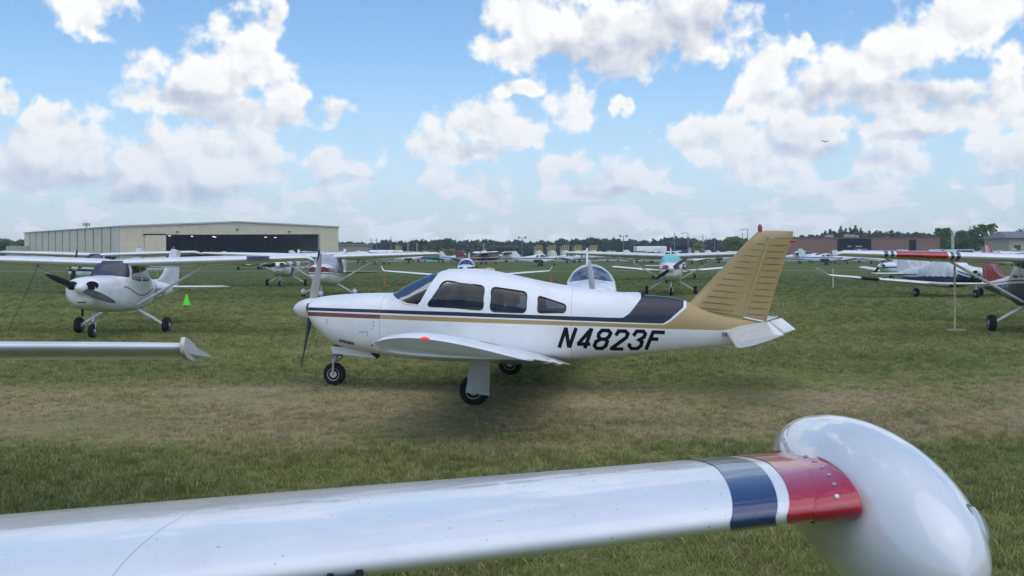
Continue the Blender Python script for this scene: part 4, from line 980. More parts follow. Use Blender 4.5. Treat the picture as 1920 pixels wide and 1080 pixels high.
    MB().box((0, 5, h/2), (w, 10, h)).build('wall', matte('beige_render', (0.52, 0.45, 0.33), 0.1, 0.6), t, smooth=False)
    MB().prism([(-w/2-0.6, -0.8, h), (-w/2-0.6, 10.8, h), (-w/2+0.6, 5, h+zt-ze)], (w+1.2, 0, 0)).build('roof', matte('grey_shingle', (0.17, 0.18, 0.21), 0.2, 2), t, smooth=False)
    for i in range(4): MB().box((-w/2+1.6+i*2.6, -0.04, h*0.62), (1.2, 0.08, 0.9)).build('window', m_glass, t, smooth=False)
    MB().box((-w/2+0.9, -0.05, h*0.30), (1.0, 0.1, h*0.6)).build('door', matte('office_door', (0.6, 0.6, 0.58)), t, smooth=False)
    # row of fuel tanks seen end on, each with a yellow platform
    m_tank = matte('cream_tank', (0.62, 0.58, 0.46), 0.12, 0.8, 0.5); m_yel = matte('yellow_rail', (0.62, 0.46, 0.06), 0.15, 2, 0.5)
    names = ['leftmost of five cream fuel tanks with yellow rails on top', 'second cream fuel tank from the left with yellow rails', 'middle one of five cream fuel tanks with yellow rails', 'fourth cream fuel tank from the left with yellow rails', 'rightmost of five cream fuel tanks, nearest the upright propeller']
    for px, nm in zip((1011, 1036, 1061, 1085, 1114), names):
        d = 248; x = X_at(px, d); zb = gz(x, d); t = thing('fuel_tank', (x, d, zb), 0, nm, 'tank', 'row of fuel tanks beyond the grass'); r = 1.12
        MB().lathe((0, 0, r+0.25), (0, 1, 0), [(-0.35, 0.2), (-0.25, 0.75), (0, r), (5.5, r), (5.8, 0.7)], 20).build('shell', m_tank, t)
        for yy in (0.8, 4.6): MB().box((0, yy, 0.2), (1.8, 0.3, 0.4)).build('saddle', m_greymet, t, smooth=False)
        zt_ = 2*r+0.25
        for sy in (0.3, 1.7):
            ra = MB()
            for sx in (-0.75, -0.25, 0.25, 0.75): ra.tube([(sx, sy, zt_-0.2), (sx, sy, zt_+1.15)], 0.05, 5)
            for zz in (0.35, 0.75, 1.15): ra.tube([(-0.75, sy, zt_+zz), (0.75, sy, zt_+zz)], 0.05, 5)
            ra.build('railing', m_yel, t)
        la = MB()
        for s in (-0.2, 0.2): la.tube([(-1.25+s, -0.2, 0), (-1.1+s, 0.3, zt_+1.0)], 0.04, 5)
        for k in range(8): la.tube([(-1.43+0.02*k, -0.15+0.06*k, 0.3+0.35*k), (-1.0+0.02*k, -0.15+0.06*k, 0.3+0.35*k)], 0.03, 4)
        la.build('ladder', m_cream, t)
    # long white tank with yellow rail beside the hangar
    d = 270; x = X_at(724, d); zb = gz(x, d); t = thing('storage_tank', (x, d, zb), 0, 'long white horizontal tank with a yellow rail right of the hangar', 'tank')
    MB().lathe((-4.9, 0, 1.35), (1, 0, 0), [(0, 0.3), (0.15, 0.85), (0.5, 1.25), (9.3, 1.25), (9.65, 0.85), (9.8, 0.3)], 20).build('shell', mw, t)
    for k in (-3.2, 0, 3.2): MB().box((k, 0, 0.25), (0.4, 2.0, 0.5)).build('saddle', m_greymet, t, smooth=False)
    for sy in (-0.5, 0.5):
        ra = MB()
        for sx in (2.7, 3.4, 4.1): ra.tube([(sx, sy, 2.3), (sx, sy, 3.7)], 0.05, 5)
        for zz in (2.9, 3.3, 3.7): ra.tube([(2.7, sy, zz), (4.1, sy, zz)], 0.07, 5)
        ra.build('railing', m_yel, t)
    # lattice mast whose top shows above the hangar roof
    d = 420; x = X_at(162, d); zb = gz(x, d); zt = CAMH+(HY-417)/F*d; t = thing('antenna_mast', (x, d, zb), 0, 'radio mast with a ring of antennas above the hangar roof', 'mast')
    MB().tube([(0, 0, 0), (0, 0, zt-zb)], [0.4, 0.18], 8).build('pole', m_greymet, t)
    for k in range(8):
        a = k*math.pi/4; MB().box((1.3*math.cos(a), 1.3*math.sin(a), zt-zb-0.9), (0.32, 0.32, 1.2)).build('antenna', m_greymet, t, smooth=False)
    MB().tube([(1.3*math.cos(a), 1.3*math.sin(a), zt-zb-1.2) for a in np.linspace(0, 2*math.pi, 17)], 0.08, 5).build('ring', m_greymet, t)
buildings()

# ------------------------------------------------------------------ poles
def poles():
    data = [(696,449,0,'tall thin grey pole just left of the yellow rail'), (706,447,0,'grey pole standing over the left end of the white tank'), (733,444,0,'tallest grey pole behind the white tank'), (744,452,0,'short grey pole beside the yellow rail'),
        (765,455,0,'pale pole at the left end of the bright bushes'), (782,456,0,'white pole in front of the bright yellow-green bushes'), (907,457,0,'white pole among the trees left of the fuel tanks'),
        (979,446,2,'light pole with two lamp heads above the fuel tanks'), (1169,443,2,'light pole with two lamp heads above the white shed'), (1265,437,0,'tall pole at the navy building'), (1290,437,1,'street light with an arm to the left right of the navy building'),
        (1318,441,0,'thin pole rising from the small yellow-green tree'), (1340,447,0,'grey pole between the yellow-green tree and the round tree'), (1392,437,0,'short dark pole beside the round green tree'), (1402,430,1,'street light just left of the gold tail fin'),
        (1785,438,0,'left one of two pale poles before the palm trees'), (1788,434,0,'right one of two pale poles before the palm trees')]
    for i, (px, top, heads, lab) in enumerate(data):
        d = 300 if px < 1700 else 200
        if px in (1265, 1290, 1318, 1402): d = 280
        x = X_at(px, d); zb = gz(x, d); h = CAMH+(HY-top)/F*d-zb
        t = thing('light_pole' if heads else 'utility_pole', (x, d, zb), 0, lab, 'pole', 'poles along the far edge of the airfield')
        pale = px in (782, 907, 1785, 1788, 765)
        MB().tube([(0, 0, 0), (0, 0, h)], [0.16, 0.10], 7).build('pole', m_cream if pale else m_greymet, t)
        if heads == 0: MB().tube([(0, 0, h), (0, 0, h+0.25)], [0.13, 0.05], 7).build('cap', m_greymet, t)
        if heads == 1: MB().tube([(0, 0, h), (-0.5, 0, h+0.1), (-1.4, 0, h)], 0.08, 6).build('arm', m_greymet, t); MB().box((-1.7, 0, h-0.05), (0.8, 0.35, 0.18)).build('lamp_head', m_greymet, t, smooth=False)
        if heads == 2:
            MB().tube([(-1.0, 0, h), (1.0, 0, h)], 0.07, 6).build('arm', m_greymet, t)
            for s in (-1, 1): MB().box((s*1.0, 0, h+0.1), (0.55, 0.6, 0.6)).build('lamp_head', m_greymet, t, smooth=False)
poles()

# ------------------------------------------------------------------ trees
def leaf_mat(name, a, b, sc=0.35):
    m, t, bs = material(name); pos = t.new('ShaderNodeNewGeometry'); n = t.noise(pos.outputs['Position'], sc, 4, 0.6); r = pos.outputs['Random Per Island']
    c = t.mix(t.rng(n, 0.35, 0.65), a, b); c = t.mix(t.m('MULTIPLY', r, 0.5), c, tuple(k*0.55 for k in a))
    t.put(bs.inputs['Base Color'], c); bs.inputs['Roughness'].default_value = 0.75; bs.inputs['Specular IOR Level'].default_value = 0.2
    tr = t.new('ShaderNodeBsdfTranslucent'); t.put(tr.inputs[0], c); mx = t.new('ShaderNodeMixShader'); mx.inputs[0].default_value = 0.25
    o = t.n['Material Output']; t.l.new(bs.outputs[0], mx.inputs[1]); t.l.new(tr.outputs[0], mx.inputs[2]); t.l.new(mx.outputs[0], o.inputs[0]); return m
m_leaf_dark = leaf_mat('foliage_dark', (0.055, 0.085, 0.048), (0.095, 0.130, 0.065)); m_leaf_mid = leaf_mat('foliage_mid', (0.12, 0.19, 0.05), (0.22, 0.29, 0.08)); m_leaf_lime = leaf_mat('foliage_lime', (0.24, 0.28, 0.04), (0.36, 0.37, 0.06))
m_leaf_pine = leaf_mat('foliage_pine', (0.13, 0.155, 0.075), (0.20, 0.22, 0.11)); m_bark = matte('bark', (0.10, 0.085, 0.07), 0.3, 4); m_leaf_palm = leaf_mat('foliage_palm', (0.12, 0.20, 0.04), (0.21, 0.31, 0.07))
def leaves(cs, rs, n, size, r):
    """n small leaf-clump quads through ellipsoid lobes"""
    cs = np.array(cs, float); rs = np.array(rs, float); vol = (rs.prod(1))**0.7; k = r.choice(len(cs), n, p=vol/vol.sum())
    u = r.normal(size=(n, 3)); u /= np.linalg.norm(u, axis=1, keepdims=True); rad = r.random(n)**0.42
    c = cs[k]+u*rad[:, None]*rs[k]*(1+0.10*r.normal(size=(n, 1)))
    a = r.normal(size=(n, 3)); a /= np.linalg.norm(a, axis=1, keepdims=True); b = np.cross(a, r.normal(size=(n, 3))); b /= np.maximum(np.linalg.norm(b, axis=1, keepdims=True), 1e-6)
    s = size*(0.6+0.8*r.random((n, 1))); a = a*s; b = b*s*0.6
    V = np.stack([c-a, c-b*0.9, c+a, c+b], 1).reshape(-1, 3); return V, np.arange(4*n).reshape(-1, 4)
def tree(name, px, top, d, wpx, label, mat, group=None, n=900, size=0.35, style='round', seed=0, cat='tree', base=0.25):
    r = np.random.default_rng(seed+abs(int(px))); x = X_at(px, d); zb = gz(x, d); h = CAMH+(HY-top)/F*d-zb; w = wpx/F*d/2
    t = thing(name, (x, d, zb), 0, label, cat, group); cs, rs = [], []
    if style == 'round':
        for i in range(14):
            a = r.random()*6.28; q = r.random()**0.6; zz = base+(1-base)*r.random(); k = math.sqrt(max(0.1, 1-((zz-0.55)/0.55)**2))
            cs.append((w*0.72*q*k*math.cos(a), w*0.72*q*k*math.sin(a), h*min(zz, 0.86))); rs.append((w*0.42, w*0.42, h*0.15))
        cs.append((0, 0, h*0.84)); rs.append((w*0.4, w*0.4, h*0.15))
    elif style == 'pine':
        for i in range(9):
            k = i/8; cs.append((r.normal()*w*0.12, r.normal()*w*0.12, h*(base+(0.97-base)*k))); q = (1-k)**0.75*0.95+0.10; rs.append((w*q, w*q, h*0.075))
    elif style == 'bush':
        for i in range(12):
            a = r.random()*6.28; q = r.random()**0.5; cs.append((w*0.75*q*math.cos(a), w*0.4*q*math.sin(a), h*(0.25+0.45*r.random()*(1-0.5*q)))); rs.append((w*0.34, w*0.3, h*0.28))
    elif style == 'palm':
        for i in range(22):
            a = i*2.4; el = 0.9-1.5*(i/22)
            for k in range(7):
                q = (k+1)/7; cs.append((w*q*math.cos(a)*math.cos(el*0.6), w*q*math.sin(a)*math.cos(el*0.6), h*0.86+w*(q*math.sin(el)-0.55*q*q))); rs.append((w*0.10, w*0.10, w*0.09))
    V, Fc = leaves(cs, rs, n, size, r); mesh_obj('crown', V, Fc, mat, t, smooth=False)
    tk = MB(); tr_ = 0.05*h if style != 'palm' else 0.03*h
    tk.tube([(0, 0, 0), (0.02*h, 0, h*0.4), (0, 0.02*h, h*0.8)], [tr_*0.6, tr_*0.42, tr_*0.12], 7)
    if style in ('round',):
        for i in range(4): a = i*1.6; tk.tube([(0.01*h, 0, h*0.34), (w*0.5*math.cos(a), w*0.5*math.sin(a), h*0.66)], [tr_*0.3, tr_*0.08], 5)
    tk.build('trunk', m_bark, t)
    return t
def woods():
    r = np.random.default_rng(5)
    tops = [(-200,452),(690,458),(780,456),(840,452),(880,454),(930,457),(960,453),(1000,458),(1040,455),(1090,452),(1130,452),(1150,450),(1200,455),(1240,453),(1265,449),(1290,449),(1320,454),(1370,452),(1430,454),(1500,447),(1560,441),(1640,440),(1700,440),(1780,442),(1900,449),(2100,448)]
    cs, rs = [], []
    for px in np.arange(-150, 2080, 5.0):
        d = 470+r.normal()*22; tp = np.interp(px, [a for a, _ in tops], [b for _, b in tops])+r.normal()*1.7
        x = X_at(px, d); zb = gz(x, d); zt = CAMH+(HY-tp)/F*d; h = zt-zb
        for k in range(3): cs.append((x+r.normal()*1.2, d+r.normal()*3, zb+h*(0.30+0.26*k))); rs.append((1.9+r.random()*1.2, 2.2, h*0.24))
        if r.random() < 0.25: cs.append((x, d, zt)); rs.append((0.9, 0.9, 0.9))
    V, Fc = leaves(cs, rs, 120000, 1.05, r); o = mesh_obj('woodland', V, Fc, m_leaf_dark, smooth=False); tag(o, 'dark band of woodland along the horizon', 'woodland', kind='stuff')
    for px, tp, w, lab in ((796,464,46,'leftmost lime green bush right of the hangar'), (818,461,50,'second lime green bush from the hangar'), (842,461,46,'third lime green bush from the hangar'), (862,466,36,'rightmost lime green bush in front of the dark woodland')):
        tree('lime_bush', px, tp, 330, w, lab, m_leaf_lime, 'lime green bushes beyond the hangar', 1500, 0.30, 'bush', 3, 'bush')
    for px, tp, w, lab in ((900,456,40,'grey-green tree left of the fuel tanks'), (935,460,44,'low grey-green tree nearest the fuel tanks on their left'), (962,461,34,'small grey-green tree just behind the leftmost fuel tank')):
        tree('broadleaf_tree', px, tp, 360, w, lab, m_leaf_pine, 'grey-green trees behind the fuel tanks', 1100, 0.45, 'round', 9)
    tree('broadleaf_tree', 1312, 456, 330, 40, 'small yellow-green tree right of the navy building', m_leaf_lime, None, 1500, 0.32, 'round', 4)
    tree('broadleaf_tree', 1378, 444, 300, 56, 'round mid green tree just left of the gold tail fin', m_leaf_mid, None, 2200, 0.36, 'round', 5)
    for i, (px, tp, w, lab) in enumerate(((4,449,40,'tall green tree at the left edge of the photo'), (22,456,34,'green tree second from the left edge'), (38,450,18,'narrow green tree touching the hangar end'), (-20,452,50,'green tree partly cut by the left edge'))):
        tree('broadleaf_tree', px, tp, 330, w, lab, m_leaf_mid, 'trees left of the hangar', 1700, 0.40, 'round', 12+i)
    words = ['first', 'second', 'third', 'fourth', 'fifth', 'sixth', 'seventh', 'eighth', 'ninth', 'tenth', 'eleventh', 'twelfth', 'thirteenth', 'fourteenth']
    for i, (px, tp) in enumerate(((1546,434),(1556,431),(1566,432),(1576,426),(1586,430),(1594,428),(1604,425),(1614,430),(1628,435),(1643,436),(1656,438),(1672,434),(1690,440),(1722,436))):
        tree('pine_tree', px, tp, 340, 30, f'{words[i]} pine from the left above the red-brown building', m_leaf_pine, 'pines behind the red-brown building', 1500, 0.55, 'pine', 40+i, base=0.2)
    for i, (px, tp, w, lab) in enumerate(((1772,430,40,'bushy green tree at the left of the palm group'), (1800,432,44,'wide green tree in the middle of the palm group'), (1832,424,46,'tallest round green tree beside the palm'), (1890,438,50,'dark green tree left of the beige office roof'), (1912,428,40,'thin bare-topped tree above the beige office roof'))):
        tree('broadleaf_tree', px, tp, 280, w, lab, m_leaf_mid if i < 3 else m_leaf_pine, 'trees near the beige office', 1800 if i < 4 else 350, 0.36, 'round', 70+i)
    for px, tp, w, lab in ((1851,416,36,'tall palm above the red tail fin'), (1768,424,30,'shorter palm at the left of the tree group')):
        tree('palm_tree', px, tp, 270, w, lab, m_leaf_palm, 'palms near the beige office', 1500, 0.30, 'palm', 80, base=0.6)
woods()

# ------------------------------------------------------------------ the other aircraft
def at_px(px, d): x = X_at(px, d); return (x, d, gz(x, d))
def place_nose(px, d, aft, off):
    """base point so that the station off metres aft of the spinner stands at column px, distance d"""
    x = X_at(px, d); bx, by = x-off*math.cos(R(aft)), d-off*math.sin(R(aft)); return (bx, by, gz(bx, by))
DK = (0.03, 0.04, 0.09)
def aircraft():
    # white high-wing single at the left
    wave_hi = [(-1,0.1),(1.55,0.1),(1.6,1.30)]+[(x_, 1.20+0.11*math.cos((x_-1.6)*2.35)) for x_ in np.arange(1.75, 4.3, 0.15)]+[(4.45,1.14),(4.5,0.1),(9,0.1)]; wave_lo = [(a, b-0.035 if b > 0.5 else 0.1) for a, b in wave_hi]
    sw_hi = [(-1,0.1),(4.4,0.1),(4.45,1.15),(4.75,1.62),(4.9,2.0),(9,2.0)]; sw_lo = [(-1,0.1),(4.55,0.1),(4.6,1.1),(4.92,1.62),(5.05,2.0),(9,2.0)]
    lm = livery('white_with_grey_wave', WHITE, [(wave_hi, wave_lo, (0.08, 0.09, 0.13)), (sw_hi, sw_lo, (0.10, 0.11, 0.15))], seams=(1.35, 2.92))
    cessna('high_wing_airplane', place_nose(208, 27.4, 91, 2.2), 91, 'white high-wing airplane with dark propeller and grey wave stripe at the left', 'high-wing airplanes', lm, m_white, paint('grey_white_paint', (0.70, 0.71, 0.72)), None, paint('slate_sun_shade', (0.035, 0.038, 0.06), 0.3, 0.3, 0.3), False, -68, m_dark, m_white, ('N5299W', paint('grey_lettering', (0.06, 0.065, 0.09)), 4.5, 1.02, 0.28), True, light_band=True, strap=(1,))
    # the one parked behind it
    cessna('high_wing_airplane', place_nose(176, 52, 86, 2.2), 86, 'white high-wing airplane with wheel fairings, mostly hidden behind the left one', 'high-wing airplanes', livery('white_with_navy_lower', WHITE, [([(-1,1.15),(9,1.2)], [(-1,1.02),(9,1.1)], DK)]), m_white, None, None, m_glass, True, 8, m_dark)
    # maroon and white one under a canvas cover
    lm = livery('white_with_maroon_stripe', WHITE, [([(-1,1.36),(1.4,1.34),(4,1.30),(9,1.44)], [(-1,1.14),(1.4,1.16),(4,1.16),(9,1.36)], (0.12, 0.012, 0.022)), ([(-1,1.10),(4,1.12),(9,1.34)], [(-1,1.06),(4,1.08),(9,1.31)], (0.12, 0.012, 0.022))])
    cv = matte('grey_canvas', (0.40, 0.41, 0.47), 0.25, 3, 0.9, 0.4)
    cessna('high_wing_airplane', place_nose(611, 47.5, 90, 2.2), 90, 'white and maroon high-wing airplane with a grey canvas cover over its cabin', 'high-wing airplanes', lm, m_white, m_white, m_maroon, m_glass, True, 4, m_dark, m_maroon, None, True, cover=cv, intake=m_maroon)
    # small far one with dark windshield
    cessna('high_wing_airplane', place_nose(532, 64, 92, 2.2), 92, 'small far white high-wing airplane with blue windshield left of the maroon one', 'high-wing airplanes', livery('white_with_navy_flash', WHITE, [([(-1,0.2),(1.6,0.2),(1.8,1.4),(9,1.6)], [(-1,0.1),(1.7,0.1),(3,1.3),(9,1.45)], DK)]), m_white, None, None, m_glass_blue, False, 90, m_dark)
    # centre one with turquoise sun shade
    lm = livery('white_with_grey_stripe', (0.74, 0.74, 0.71), [([(-1,1.22),(9,1.40)], [(-1,1.16),(9,1.36)], (0.2, 0.2, 0.22))])
    cessna('high_wing_airplane', place_nose(1258, 50.5, 81, 2.2), 81, 'white high-wing airplane with turquoise sun shade behind its windshield and red intake plugs', 'high-wing airplanes', lm, m_white_old, None, m_cream, matte('turquoise_shade', (0.20, 0.52, 0.56), 0.25, 3, 0.3), False, 56, m_dark, m_white, None, True, intake=m_red)
    # red, white and navy one at the right edge
    lm = livery('white_over_navy_with_red_line', WHITE, [([(-1,1.24),(4.2,1.34),(9,1.34)], [(-1,0.0),(9,0.0)], (0.012, 0.018, 0.055)), ([(-1,1.34),(4.2,1.44),(9,1.44)], [(-1,1.29),(4.2,1.395),(9,1.395)], (0.36, 0.012, 0.02))], seams=(1.35,), rough=0.5)
    cessna('high_wing_airplane', place_nose(1962, 24.6, 81, 2.4), 81, 'white and navy high-wing airplane with red tail fin at the right edge', 'high-wing airplanes', lm, m_white, m_red, m_white, m_glass, False, 20, m_dark, m_white, ('N2412', paint('white_lettering', (0.7, 0.7, 0.7)), 4.15, 0.99, 0.30), True, tip_bands=[(2.28, 2.38, m_navy), (2.44, 2.52, m_navy), (2.60, 3.92, m_red), (3.99, 4.07, m_navy), (4.14, 4.24, m_navy)], scl=0.92)

    # low-wing singles
    BUB = [(-0.33,1.38,0.98,1.16,.28,2.2,2.2),(-0.25,1.42,0.86,1.14,.42,2.3,2.4),(0.0,1.47,0.70,1.12,.51,2.3,2.6),(0.6,1.54,0.60,1.12,.58,2.3,3),(0.82,1.57,0.56,1.12,.60,2.2,3.2),(1.1,1.72,0.52,1.16,.62,2.1,3.4),(1.5,1.88,0.47,1.18,.63,2.1,3.4),(1.95,1.93,0.45,1.18,.63,2.1,3.4),
        (2.4,1.88,0.45,1.15,.60,2.1,3.4),(3.1,1.64,0.47,1.06,.50,2.1,3.2),(4.0,1.36,0.56,1.0,.36,2.1,2.6),(5.0,1.22,0.70,0.98,.21,2.1,2.2),(5.9,1.12,0.82,0.98,.10,2,2),(6.35,1.05,0.92,0.98,.04,2,2)]
    lowwing('low_wing_airplane', place_nose(1109, 24.2, 87, 1.2), 87, 'white low-wing airplane with round bubble canopy seen nose-on behind the gold-tailed one', 'low-wing airplanes', m_white, m_white, prop=-6, bubble=True, rows=BUB, blade_mat=paint('pale_blade', (0.60, 0.61, 0.63), 0.3, 0.2), screen=glass_dark('pale_canopy_glass', (0.05, 0.06, 0.075)), tail_up=0.12, span=3.7, dih=4, canopy=[(0.78, 1.54), (1.0, 1.8), (2.0, 2.1), (3.15, 1.85), (3.0, 1.48), (1.1, 1.50)])
    lowwing('low_wing_airplane', place_nose(874, 66, 90, 1.2), 90, 'white low-wing airplane with upturned wing tips just above the cabin roof', 'low-wing airplanes', m_white, m_white, prop=80, winglet=0.35, span=5.6, root=1.5, tipc=0.9, pants=True, dih=4.5, screen=m_glass_blue)
    navy_hi = [(-1,0.75),(0.3,1.05),(1.2,1.22),(2.6,1.12),(3.6,0.9),(9,0.8)]
    lm = livery('white_over_navy_belly', WHITE, [(navy_hi, [(-1,0.0),(9,0.0)], (0.012, 0.022, 0.07)), ([(a, b+0.14) for a, b in navy_hi], [(a, b+0.08) for a, b in navy_hi], (0.05, 0.08, 0.14))])
    lowwing('low_wing_airplane', place_nose(1797, 46, 100, 1.3), 100, 'white low-wing airplane with navy belly and upturned wing tip under the red-banded wing', 'low-wing airplanes', lm, m_white, prop=70, winglet=0.35, span=6.3, root=1.5, tipc=0.85, tip_dark=m_black, dih=4.5, cover=matte('pale_canvas', (0.72, 0.73, 0.74), 0.2, 3, 0.9, 0.4), gear_mat=m_white)
    lowwing('low_wing_airplane', place_nose(1268, 78, 93, 1.2), 93, 'white low-wing airplane directly behind the turquoise-shaded one', 'low-wing airplanes', m_white, m_white, prop=-50, span=5.0, dih=5)
    lowwing('low_wing_airplane', place_nose(1690, 72, 20, 1.5), 20, 'white low-wing airplane with canvas over its engine behind the navy-bellied one', 'low-wing airplanes', livery('white_with_blue_grey_line', WHITE, [([(-1,1.1),(9,1.3)], [(-1,0.98),(9,1.2)], (0.06, 0.09, 0.16))]), m_white, prop=50, cover=matte('grey_canvas_dark', (0.55, 0.57, 0.58), 0.2, 3, 0.9), pants=False, detail=False)

    # far rows on the other side of the grass
    L1 = livery('far_white_navy', WHITE, [([(-1,1.22),(9,1.22)], [(-1,1.06),(9,1.10)], DK)]); L2 = livery('far_white_blue', WHITE, [([(-1,1.15),(9,1.35)], [(-1,1.0),(9,1.2)], (0.05, 0.12, 0.30))]); L3 = livery('far_maroon', (0.16, 0.03, 0.04), [([(-1,1.15),(9,1.3)], [(-1,1.05),(9,1.2)], WHITE)])
    m_teal = paint('teal_paint', (0.02, 0.20, 0.16)); m_pale = paint('pale_blue_paint', (0.48, 0.56, 0.66)); L4 = livery('far_white_grey', WHITE, [([(-1,1.2),(9,1.3)], [(-1,1.1),(9,1.2)], (0.2, 0.2, 0.22))])
    gp = 'airplanes parked on the far side of the field'
    far = [('L', 668, 190, 170, L1, None, 'far white low-wing airplane right of the hangar, tail to the left'),
        ('H', 712, 170, 150, L4, None, 'far white high-wing airplane in front of the white tank'),
        ('L', 757, 185, 185, m_white, None, 'far plain white low-wing airplane at the right end of the white tank'),
        ('L', 818, 200, 170, m_teal, m_teal, 'far dark green low-wing airplane below the lime bushes'),
        ('L', 858, 172, 160, L2, m_pale, 'far pale blue and white low-wing airplane below the lime bushes'),
        ('H', 908, 168, 200, L3, None, 'far dark maroon high-wing airplane with long white wing'),
        ('L', 1002, 150, 172, L1, None, 'far white low-wing airplane with navy stripe, tail to the left, below the fuel tanks'),
        ('L', 1062, 190, 150, m_white, m_pale, 'far white airplane in front of the middle fuel tanks'),
        ('H', 1140, 205, 175, m_white, None, 'far white high-wing airplane left of the white shed'),
        ('L', 1180, 190, 190, m_pale, None, 'far pale grey low-wing airplane below the left end of the white shed'),
        ('H', 1222, 180, 165, m_white, None, 'far white high-wing airplane below the white shed'),
        ('L', 1298, 170, 200, m_white, m_white, 'far white low-wing airplane below the navy building'),
        ('L', 1338, 185, 170, L4, None, 'far white and grey low-wing airplane below the yellow-green tree'),
        ('H', 1372, 195, 160, m_white, None, 'far white high-wing airplane below the round green tree'),
        ('H', 1500, 178, 168, L4, None, 'far white high-wing airplane right of the gold tail fin'),
        ('L', 1538, 160, 158, L2, m_pale, 'far pale blue and white airplane with tall fin right of the gold tail'),
        ('T', 1585, 175, 20, m_white, None, 'far white T-tail airplane in front of the black sign panel'),
        ('L', 1640, 165, 205, m_white, m_pale, 'far white low-wing airplane right of the black sign panel'),
        ('L', 1692, 155, 25, m_white, None, 'far white covered airplane below the narrow black doorway'),
        ('H', 1752, 170, 165, L1, None, 'far white high-wing airplane at the right end of the red-brown building'),
        ('L', 1868, 165, 160, m_white, None, 'far white low-wing airplane behind the red tail fin'),
        ('H', 1905, 150, 175, L4, None, 'far white high-wing airplane below the beige office'),
        ('L', 455, 120, 150, m_white, None, 'far white low-wing airplane under the long wing in front of the hangar'),
        ('H', 590, 185, 168, m_white, None, 'far white high-wing airplane before the right side of the hangar door'),
        ('L', 690, 215, 190, m_pale, None, 'far pale grey low-wing airplane between the annexe and the white tank'),
        ('H', 780, 210, 160, m_white, None, 'far white high-wing airplane just left of the green one'),
        ('H', 950, 205, 185, m_white, None, 'far white high-wing airplane left of the leftmost fuel tank'),
        ('L', 1100, 205, 20, L4, None, 'far white and grey airplane in front of the two right fuel tanks'),
        ('H', 1256, 200, 190, L2, None, 'far white and blue high-wing airplane at the left of the navy building'),
        ('L', 1322, 205, 20, m_white, None, 'far plain white low-wing airplane right of the navy building'),
        ('L', 1520, 200, 200, m_white, None, 'far white low-wing airplane before the left end of the red-brown building'),
        ('H', 1612, 195, 160, m_white, m_pale, 'far white high-wing airplane below the black sign panel'),
        ('L', 1722, 190, 155, m_white, m_white, 'far white low-wing airplane right of the narrow black doorway'),
        ('H', 1838, 190, 195, L4, None, 'far white and grey high-wing airplane left of the red tail fin')]
    for i, (kind, px, d, aft, hm, wm, lab) in enumerate(far):
        loc = place_nose(px, d, aft, 3.0); kw = dict(label=lab, group=gp, hull_mat=hm, wing_mat=wm, detail=False, prop=17*i)
        if kind == 'H': cessna('high_wing_airplane', loc, aft, **kw)
        else: lowwing('low_wing_airplane', loc, aft, ttail=kind == 'T', tail_up=0.35 if px in (1538, 1585) else 0.0, cover=m_white_old if px == 1692 else None, **kw)
aircraft()

